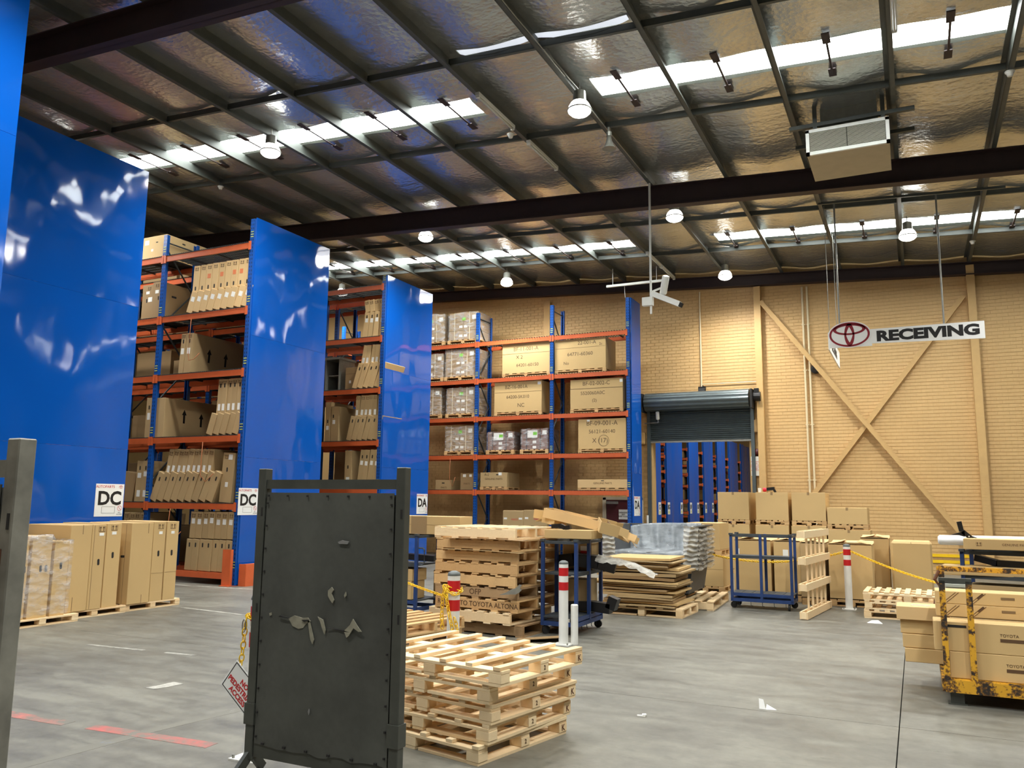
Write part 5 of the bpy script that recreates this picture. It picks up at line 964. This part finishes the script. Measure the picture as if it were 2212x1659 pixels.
# load of the left trolley
carton('long plain carton on top of the trolley behind the gate', (-6.45, 10.1, 1.125), (1.6, 0.36, 0.25), (0, 0, 0), 'card', parts=[('tape', 'F', 0.14, 0.125, 0.26, 0.248), ('seam', 'F', 0, 0.13, 1.55, 0.003)])
carton('carton with symbols on the lowest shelf, trolley behind the gate', (-6.42, 9.78, 0.262), (0.42, 0.34, 0.24), mat='card', parts=[('up', 'F', 0.12, 0.18, 0.7), ('label', 'F', 0.03, 0.18, 0.03, 0.03, 'ink_brown'), ('label', 'F', -0.03, 0.18, 0.03, 0.03, 'ink_brown')])
carton('upper carton on the lowest shelf, trolley behind the gate', (-6.42, 9.8, 0.505), (0.44, 0.36, 0.16), mat='card')
carton('carton at the rear of the trolley behind the gate, beside the stack', (-6.05, 10.35, 0.0), (0.34, 0.3, 0.62), mat='card2')
black_part('black grille part on the middle shelf, trolley behind the gate', [(-0.35, 0, 0.02), (0, 0, 0.05), (0.5, 0.05, 0.03)], 0.16, 0.08, (-6.5, 9.85, 0.77), 0, 'grille_part')
# ------------------------------------------------------------------ flattened cardboard and nested liners
pallet('pallet under the pile of flattened cardboard', (-3.60, 12.02, 0), 1.2, 0.86, 0.13, 'block', rad(-1), 'pine', None, nslat=5)
z = 0.132
for i in range(18):
    h = RN.choice((0.022, 0.03, 0.038, 0.05)); w = 1.1+0.1*math.sin(i*1.7)+(0.1 if 6 < i < 14 else -0.06)
    sheetbox('flattened carton, %s' % (('number %s up from the pallet in the cardboard pile' % ORD[i]) if i < 16 else ('topmost of the cardboard pile' if i == 17 else 'just under the topmost of the cardboard pile')), (-3.70+RN.uniform(-0.04, 0.04)+(0.03 if i < 6 else 0), 12.0+RN.uniform(-0.05, 0.05), z), (w, 0.84, h-0.006), (0, RN.uniform(-0.012, 0.012), RN.uniform(-0.05, 0.05)), ['card2', 'card', 'card3', 'card2'][i % 4], bow=RN.uniform(-0.006, 0.01), group='flattened cartons in the pile'); z += h+0.006
pallet('wide pallet under the plastic-covered liner stack', (-3.45, 13.35, 0), 1.2, 1.5, 0.14, 'stringer', rad(3), 'pine', None, nslat=7)
t = thing('liner_stack', 'stack of nested dark car tub liners under clear plastic beside the cardboard', 'stack of tub liners', (-3.80, 13.2, 0.14), rad(1))
LW, LD = 1.45, 1.1   # a stack of U-shaped trays, walls at left, right and back, open to the front
for k in range(9):
    z0 = 0.10+0.072*k; th = 0.02; g = 0.028*k/9; b = MB()
    b.box((0, 0, z0), (LW-0.28, LD, th))
    for s in (-1, 1): b.box((s*(LW/2-0.1), 0, z0+0.2), (0.03, LD, 0.42), (0, s*0.16, 0)); b.box((s*(LW/2-0.02), 0, z0+0.415), (0.12, LD+0.02, 0.022), (0, -s*0.15, 0))
    b.box((0, LD/2-0.02, z0+0.2), (LW-0.22, 0.03, 0.44), (-0.22, 0, 0)); b.box((0, LD/2+0.06, z0+0.415), (LW-0.05, 0.1, 0.022))
    build(b, 'tub_liner', 'tub', t)
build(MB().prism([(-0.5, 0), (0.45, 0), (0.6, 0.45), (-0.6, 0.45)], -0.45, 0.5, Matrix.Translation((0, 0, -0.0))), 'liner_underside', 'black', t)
def cloth(fn, nu, nv, name, mat, parent):
    vs = [fn(i/nu, j/nv) for j in range(nv+1) for i in range(nu+1)]; fs = [(j*(nu+1)+i, j*(nu+1)+i+1, (j+1)*(nu+1)+i+1, (j+1)*(nu+1)+i) for j in range(nv) for i in range(nu)]
    return build(MB().add(vs, fs), name, mat, parent, smooth=True)
zt = 0.10+0.072*8
def drape(u, v):   # from the front lip over the floor, up the back wall and over its top
    x = -LW/2+0.10+u*(LW-0.24); s = v*1.75
    if s < 0.12: y, z = -LD/2-0.03, zt-0.10+s
    elif s < 1.05: y, z = -LD/2+(s-0.12), zt+0.025+0.02*math.sin(u*9)*math.sin(s*7)
    elif s < 1.55: y, z = LD/2-0.17+(s-1.05)*0.3, zt+0.03+(s-1.05)*0.86
    else: y, z = LD/2-0.02+(s-1.55)*0.7, zt+0.46-(s-1.55)*0.5
    f = 0.02*math.sin(u*31+2.0*math.sin(s*5+u*3))+0.014*math.sin(u*57+s*8)
    return (x+0.3*f+(-0.14*(1-u)*0), y-(f+0.03*math.exp(-((s-1.05)/0.12)**2) if s > 0.6 else 0.2*f), z+(0.25*f if s < 1.05 else 0)-(0.07*(1-u)**4 if s > 1.3 else 0))
cloth(drape, 60, 50, 'plastic_sheet', 'sheet', t)
def side(s):
    def f(u, v):
        y = -LD/2-0.05+u*(LD+0.12); z = 1.10-v*0.66; k = (v*0.66/0.072)
        x = s*(LW/2+0.05-0.02*v+0.016*math.cos(k*2*PI)+0.006*math.sin(u*23+k*3)); 
        if v < 0.06: x -= s*(0.06-v)*2.2
        return (x, y, z+0.012*math.sin(u*11+k))
    return f
cloth(side(1), 24, 70, 'plastic_sheet', 'filmgrey', t); cloth(side(-1), 24, 70, 'plastic_sheet', 'filmgrey', t)
def frontrim(s):
    def f(u, v):
        z = 1.10-v*0.64; k = v*0.64/0.072; x = s*(LW/2-0.17+u*0.225-0.02*v); y = -LD/2-0.055-0.018*math.cos(k*2*PI)-0.03*math.sin(PI*u)+0.01*math.sin(k*1.7+u*6)
        return (x, y, z+0.01*math.sin(u*8+k))
    return f
cloth(frontrim(1), 12, 90, 'plastic_sheet', 'filmgrey', t); cloth(frontrim(-1), 12, 90, 'plastic_sheet', 'filmgrey', t)
# ------------------------------------------------------------------ cartons along the back wall
def on_pallet(lb, x0, x1, y, D, z, h, mat='card', H=0.11, parts=(), pm='pine2', kind='block'):
    pallet('pallet under the %s' % lb, ((x0+x1)/2, y+D/2, z), x1-x0+0.02, D, H, kind, 0, pm, None, nslat=6)
    carton(lb, ((x0+x1)/2, y+D/2, z+H+0.002), (x1-x0, D, h), (0, 0, RN.uniform(-0.01, 0.01)), mat, None, parts)
TP = lambda w, h: [('tape', 'F', 0, h-0.03, 0.05, 0.06), ('tape', 'T', 0, 0, 0.06, w)]
Yb = 19.6
for i, (x0, x1, lb) in enumerate(((-4.21, -3.50, 'left'), (-3.34, -2.63, 'middle'), (-2.55, -1.83, 'right'))):
    on_pallet('%s carton of the three stacked lower along the wall' % lb, x0-0.02, x1+0.0, Yb, 1.0, 0, 1.0, parts=TP(0.9, 1.0)); on_pallet('%s carton of the three on top along the wall' % lb, x0, x1, Yb+0.02, 0.98, 1.114, 0.63, parts=TP(0.9, 0.63))
on_pallet('lower carton of the shorter wall stack beside the slatted frame', -1.80, -0.94, Yb, 0.8, 0, 0.93, parts=TP(0.7, 0.93)); on_pallet('upper carton of the shorter wall stack', -1.80, -0.98, Yb+0.02, 0.78, 1.045, 0.36, parts=TP(0.7, 0.36), H=0.12, kind='block')
on_pallet('lower carton of the stack beside the plastic-covered liners', -3.85, -3.19, 15.2, 0.8, 0, 0.53, parts=[('seam', 'F', 0, 0.3, 0.64, 0.003)]); on_pallet('upper carton of the stack beside the plastic-covered liners', -3.85, -3.24, 15.22, 0.78, 0.645, 0.48)
simple('hand_lamp', 'red and black hand lamp on top of the middle wall carton', 'lamp', MB().lathe([(0.045, -0.03), (0.05, 0.0), (0.04, 0.05)], 12, Matrix.Translation((-3.18, 19.9, 1.92)) @ Matrix.Rotation(PI/2, 4, 'Y')), 'alarm'); 
simple('power_tool', 'black tool lying on top of the middle wall carton', 'tool', MB().bar((-3.12, 19.9, 1.93), (-2.95, 19.88, 1.95), 0.08, 0.07).bar((-2.98, 19.9, 1.95), (-2.93, 19.9, 1.86), 0.05, 0.05), 'black')
simple('paper_cup', 'small white cup beside the red lamp on the middle carton', 'cup', MB().lathe([(0.035, 0), (0.045, 0.1)], 12, Matrix.Translation((-3.28, 19.85, 1.86))), 'paper')
def big_open(lb, x0, x1, y, D, h, mat='card', flap='back', parts=(), H=0.11, z=0.0):
    pallet('pallet under the %s' % lb, ((x0+x1)/2, y+D/2, z), x1-x0, D, H, 'block', 0, 'pine2', None, nslat=6)
    t = thing('open_carton', lb, 'carton', ((x0+x1)/2, y+D/2, z+H+0.002)); sx, sy, w = x1-x0, D, 0.012
    build(MB().box((0, 0, w/2), (sx, sy, w)).box((0, -sy/2+w/2, h/2), (sx, w, h)).box((0, sy/2-w/2, h/2), (sx, w, h)).box((-sx/2+w/2, 0, h/2), (w, sy-2*w, h)).box((sx/2-w/2, 0, h/2), (w, sy-2*w, h)), 'carton_body', mat, t)
    for nm_, (c, d_, r) in {'back_flap': ((0, sy/2-0.1, h+0.02), (sx, 0.24, 0.006), (0.12, 0, 0)), 'front_flap': ((0, -sy/2+0.13, h+0.012), (sx*0.98, 0.26, 0.006), (-0.06, 0, 0)), 'left_flap': ((-sx/2+0.1, 0, h+0.03), (0.22, sy*0.98, 0.006), (0, -0.2, 0)), 'right_flap': ((sx/2-0.1, 0, h+0.03), (0.22, sy*0.98, 0.006), (0, 0.2, 0))}.items(): build(MB().box(c, d_, r), nm_, 'card_light', t)
    for kd, u, v, a, b_ in parts: piece('paper_label', (a, 0.003, b_), 'paper', t, (u, -sy/2-0.001, v))
big_open('open carton with white label behind the left of the empty trolley', -2.86, -2.25, 14.5, 0.9, 0.86, 'card', parts=[('label', -0.24, 0.66, 0.06, 0.13)])
big_open('open carton with white label behind the middle of the empty trolley', -2.20, -1.78, 14.5, 0.8, 0.86, 'card', parts=[('label', -0.02, 0.66, 0.085, 0.14)])
big_open('open carton in shade behind the slatted wooden frame', -1.74, -1.38, 14.2, 0.9, 0.86, 'card2')
big_open('large open carton directly behind the far bollard', -1.32, -0.68, 14.28, 0.9, 0.85, 'card')
big_open('open carton peeping out right of the one behind the bollard', -0.90, -0.46, 15.3, 0.8, 0.92, 'card')
carton('tall closed carton with rounded top edge right of the far bollard', (-0.12, 15.35, 0.112), (0.60, 0.8, 0.9), mat='card', ch=0.03, parts=[('seam', 'F', 0.0, 0.88, 0.004, 0.03)]); pallet('pallet under the rounded carton right of the far bollard', (-0.12, 15.35, 0), 0.62, 0.82, 0.11, 'block', 0, 'pine2', None, nslat=6)
simple('wall_tape', 'two strips of yellow tape along the foot of the brick wall', 'tape', MB().box((0.55, WY-0.012, 0.30), (0.95, 0.004, 0.07)).box((0.55, WY-0.012, 0.44), (0.95, 0.004, 0.07)), 'yellow')
# slatted frame standing upright
t = thing('wooden_spacer_frame', 'pale wooden spacer frame of battens and rods standing upright on the floor', 'frame', (-1.41, 13.15, 0), 0)
ux = Vector((0.17, 1.66, 0)).normalized(); ang = math.atan2(ux.y, ux.x)
for k, z in enumerate((0.06, 0.44, 0.80, 1.17)):
    for s in (-1, 1): piece('batten', (1.66, 0.022, 0.10), 'pine', t, (ux.y*0.045*s, -ux.x*0.045*s, z), (0, 0, ang), ch=0.002)
    for m_ in range(6): piece('spacer_block', (0.022, 0.07, 0.09), 'pine', t, tuple(ux*(-0.82+m_*0.328)+Vector((0, 0, z))), (0, 0, ang))
for m_ in range(5): piece('upright_rod', (0.026, 0.026, 1.2), 'pine', t, tuple(ux*(-0.5+m_*0.29)+Vector((0, 0, 0.62))), (0, 0, ang))
# low pallets right of the bollard
for i, lb in enumerate(('bottom slatted pallet of the pair beside the far bollard', 'middle slatted pallet of the trio beside the far bollard', 'top slatted pallet of the trio beside the far bollard')): pallet(lb.replace('pair', 'trio'), (-0.18+0.015*i-0.03*(i == 2), 13.42, 0.125*i), 1.15, 0.8, 0.123, 'block', rad(-1), 'pine', None, nslat=9, sw=0.07)
# ------------------------------------------------------------------ yellow stillage with long cartons
t = thing('steel_stillage', 'worn yellow steel stillage loaded with long cartons', 'stillage', (0, 0, 0)); y0, y1, x0, x1 = 7.82, 9.05, 0.135, 2.35
build(MB().box(((x0+x1)/2, y0, 0.15), (x1-x0, 0.05, 0.1)).box(((x0+x1)/2, y1, 0.15), (x1-x0, 0.05, 0.1)).box((x0, (y0+y1)/2, 0.15), (0.05, y1-y0, 0.1)).box((x1, (y0+y1)/2, 0.15), (0.05, y1-y0, 0.1)), 'base_frame', 'wornyellow', t)
piece('deck_plate', (x1-x0, y1-y0, 0.008), 'wornyellow', t, ((x0+x1)/2, (y0+y1)/2, 0.2))
for x in (x0+0.08, x1-0.1):
    for y in (y0+0.06, y1-0.06): build(MB().box((x, y, 0.055), (0.1, 0.08, 0.11)).box((x, y, 0.005), (0.14, 0.12, 0.01)), 'foot', 'steel', t)
build(MB().box(((x0+x1)/2, y0+0.3, 0.06), (0.16, 0.9, 0.09)), 'fork_pocket', 'dark', t)
def loop(xa, xb, y, h):
    for x in (xa, xb): piece('side_post', (0.045, 0.045, h-0.2), 'wornyellow', t, (x, y, 0.2+(h-0.2)/2))
    piece('loop_top', (xb-xa+0.045, 0.045, 0.045), 'steel', t, ((xa+xb)/2, y, h))
loop(0.15, 0.345, y0-0.0, 0.985); loop(1.95, 2.2, y0, 0.985)
for x in (x0+0.04, x1-0.04): piece('corner_post', (0.05, 0.05, 0.86), 'wornyellow', t, (x, y1, 0.6))
piece('rear_rail', (x1-x0, 0.045, 0.045), 'wornyellow', t, ((x0+x1)/2, y1, 1.0))
build(MB().tube([(x0+0.02, y1-0.03, 0.98), (x0-0.02, y1-0.06, 0.9), (x0+0.03, y1-0.08, 0.82), (x0+0.0, y1-0.05, 0.74), (x0-0.03, y1-0.09, 0.68), (x0+0.02, y1-0.1, 0.55)], 0.016, 6), 'corner_chain', 'rust', t)
TX = lambda u, v, s=0.032: [('text', 'F', u, v+s*0.6, 'TOYOTA', s, 'ink_brown'), ('label', 'F', u+0.02, v-s*0.6, 0.17, s*0.8, 'ink_brown')]
carton('lowest wide long carton on the front of the stillage', (1.2, 7.985, 0.206), (2.05, 0.27, 0.21), mat='card', parts=TX(-0.56, 0.11))
carton('wide long carton resting on the lowest one, end poking out', (1.13, 7.985, 0.418), (2.12, 0.27, 0.235), mat='card', parts=TX(-0.52, 0.13)+[('slot', 'F', -0.9, 0.2, 0.16, 0.02)])
def diag(o_parts):
    return o_parts
def striped(lb, x, y, z, d):
    o = carton(lb, (x, y, z), d, mat='card')
    for k in range(9):
        u = -d[0]/2+0.12+k*0.2
        if k % 3 == 2: piece('handle_slot', (0.1, 0.002, 0.02), 'card_in', o, (u+0.02, -d[1]/2-0.001, d[2]*0.6)); continue
        b = MB(); 
        for e in (-0.012, 0.012): b.box((e, 0, 0), (0.004, 0.002, 0.13), (0, rad(48), 0))
        if k % 2: b.box((0.02, 0, 0.02), (0.016, 0.002, 0.06), (0, rad(48), 0))
        put('diagonal_print', b.mesh('diagonal_print', 'ink_brown'), o, (u, -d[1]/2-0.001, d[2]*0.5))
striped('lower stripe-printed long carton behind the wide ones on the stillage', 1.1, 8.28, 0.66, (2.0, 0.28, 0.105)); striped('upper stripe-printed long carton with diagonal marks on the stillage', 1.1, 8.28, 0.767, (2.0, 0.28, 0.105))
carton('hidden long carton carrying the stripe-printed ones on the stillage', (1.15, 8.28, 0.206), (1.9, 0.28, 0.45), mat='card2')
for i in range(4): carton('plain narrow long carton jutting left from the stillage, %s' % ('lowest of four', 'second from bottom of four', 'third from bottom of four', 'topmost of four')[i], (0.92+[0.012, 0.0, -0.012, -0.04][i], 8.63+[0.0, 0.01, 0.02, -0.01][i], 0.206+0.122*i), (2.2, 0.36, 0.118), (0, 0, [0.01, 0, -0.006, 0][i]), 'card_light' if i == 3 else 'card', parts=[('label', 'T', -0.9, -0.06, 0.16, 0.02, 'paper')] if i == 3 else [])
# ------------------------------------------------------------------ litter
simple('paper_scrap', 'small white paper scrap on the floor right of the pale pallets', 'paper', MB().box((0, 0, 0.006), (0.06, 0.02, 0.01), (0, 0, 0.2)).box((0.02, 0.01, 0.014), (0.03, 0.016, 0.012), (0.3, 0, 0.6)), 'paper').location = (-1.95, 6.24, 0)
simple('torn_card', 'torn card corner standing on the floor joint', 'paper', MB().add([(-0.05, 0.0, 0.0), (0.0, 0, 0.0), (-0.02, 0.02, 0.07), (-0.055, 0.02, 0.075)], [(0, 1, 2, 3)]).add([(0.0, 0, 0.001), (0.08, 0.02, 0.001), (0.0, 0.05, 0.03)], [(0, 1, 2)]), 'foam').location = (-1.15, 6.92, 0)
simple('paper_scrap', 'crumpled white paper on the floor in front of the slatted pallets', 'paper', MB().add([(-0.1, 0, 0.002), (0.1, 0, 0.002), (0.04, 0.1, 0.035), (-0.04, 0.08, 0.03)], [(0, 1, 2), (0, 2, 3)]), 'paper').location = (-0.6, 12.5, 0)
dupes = {k: v for k, v in SEEN.items() if len(v) > 1 and not all(v)}
if dupes: print('DUPLICATE LABELS', list(dupes)[:20])
bad = [k for k in SEEN if not 4 <= len(k.split()) <= 16]
if bad: print('LABEL LENGTH', bad)
print('objects', len(bpy.data.objects), 'tris', sum(len(p.vertices)-2 for o in bpy.data.objects if o.type == 'MESH' for p in o.data.polygons))
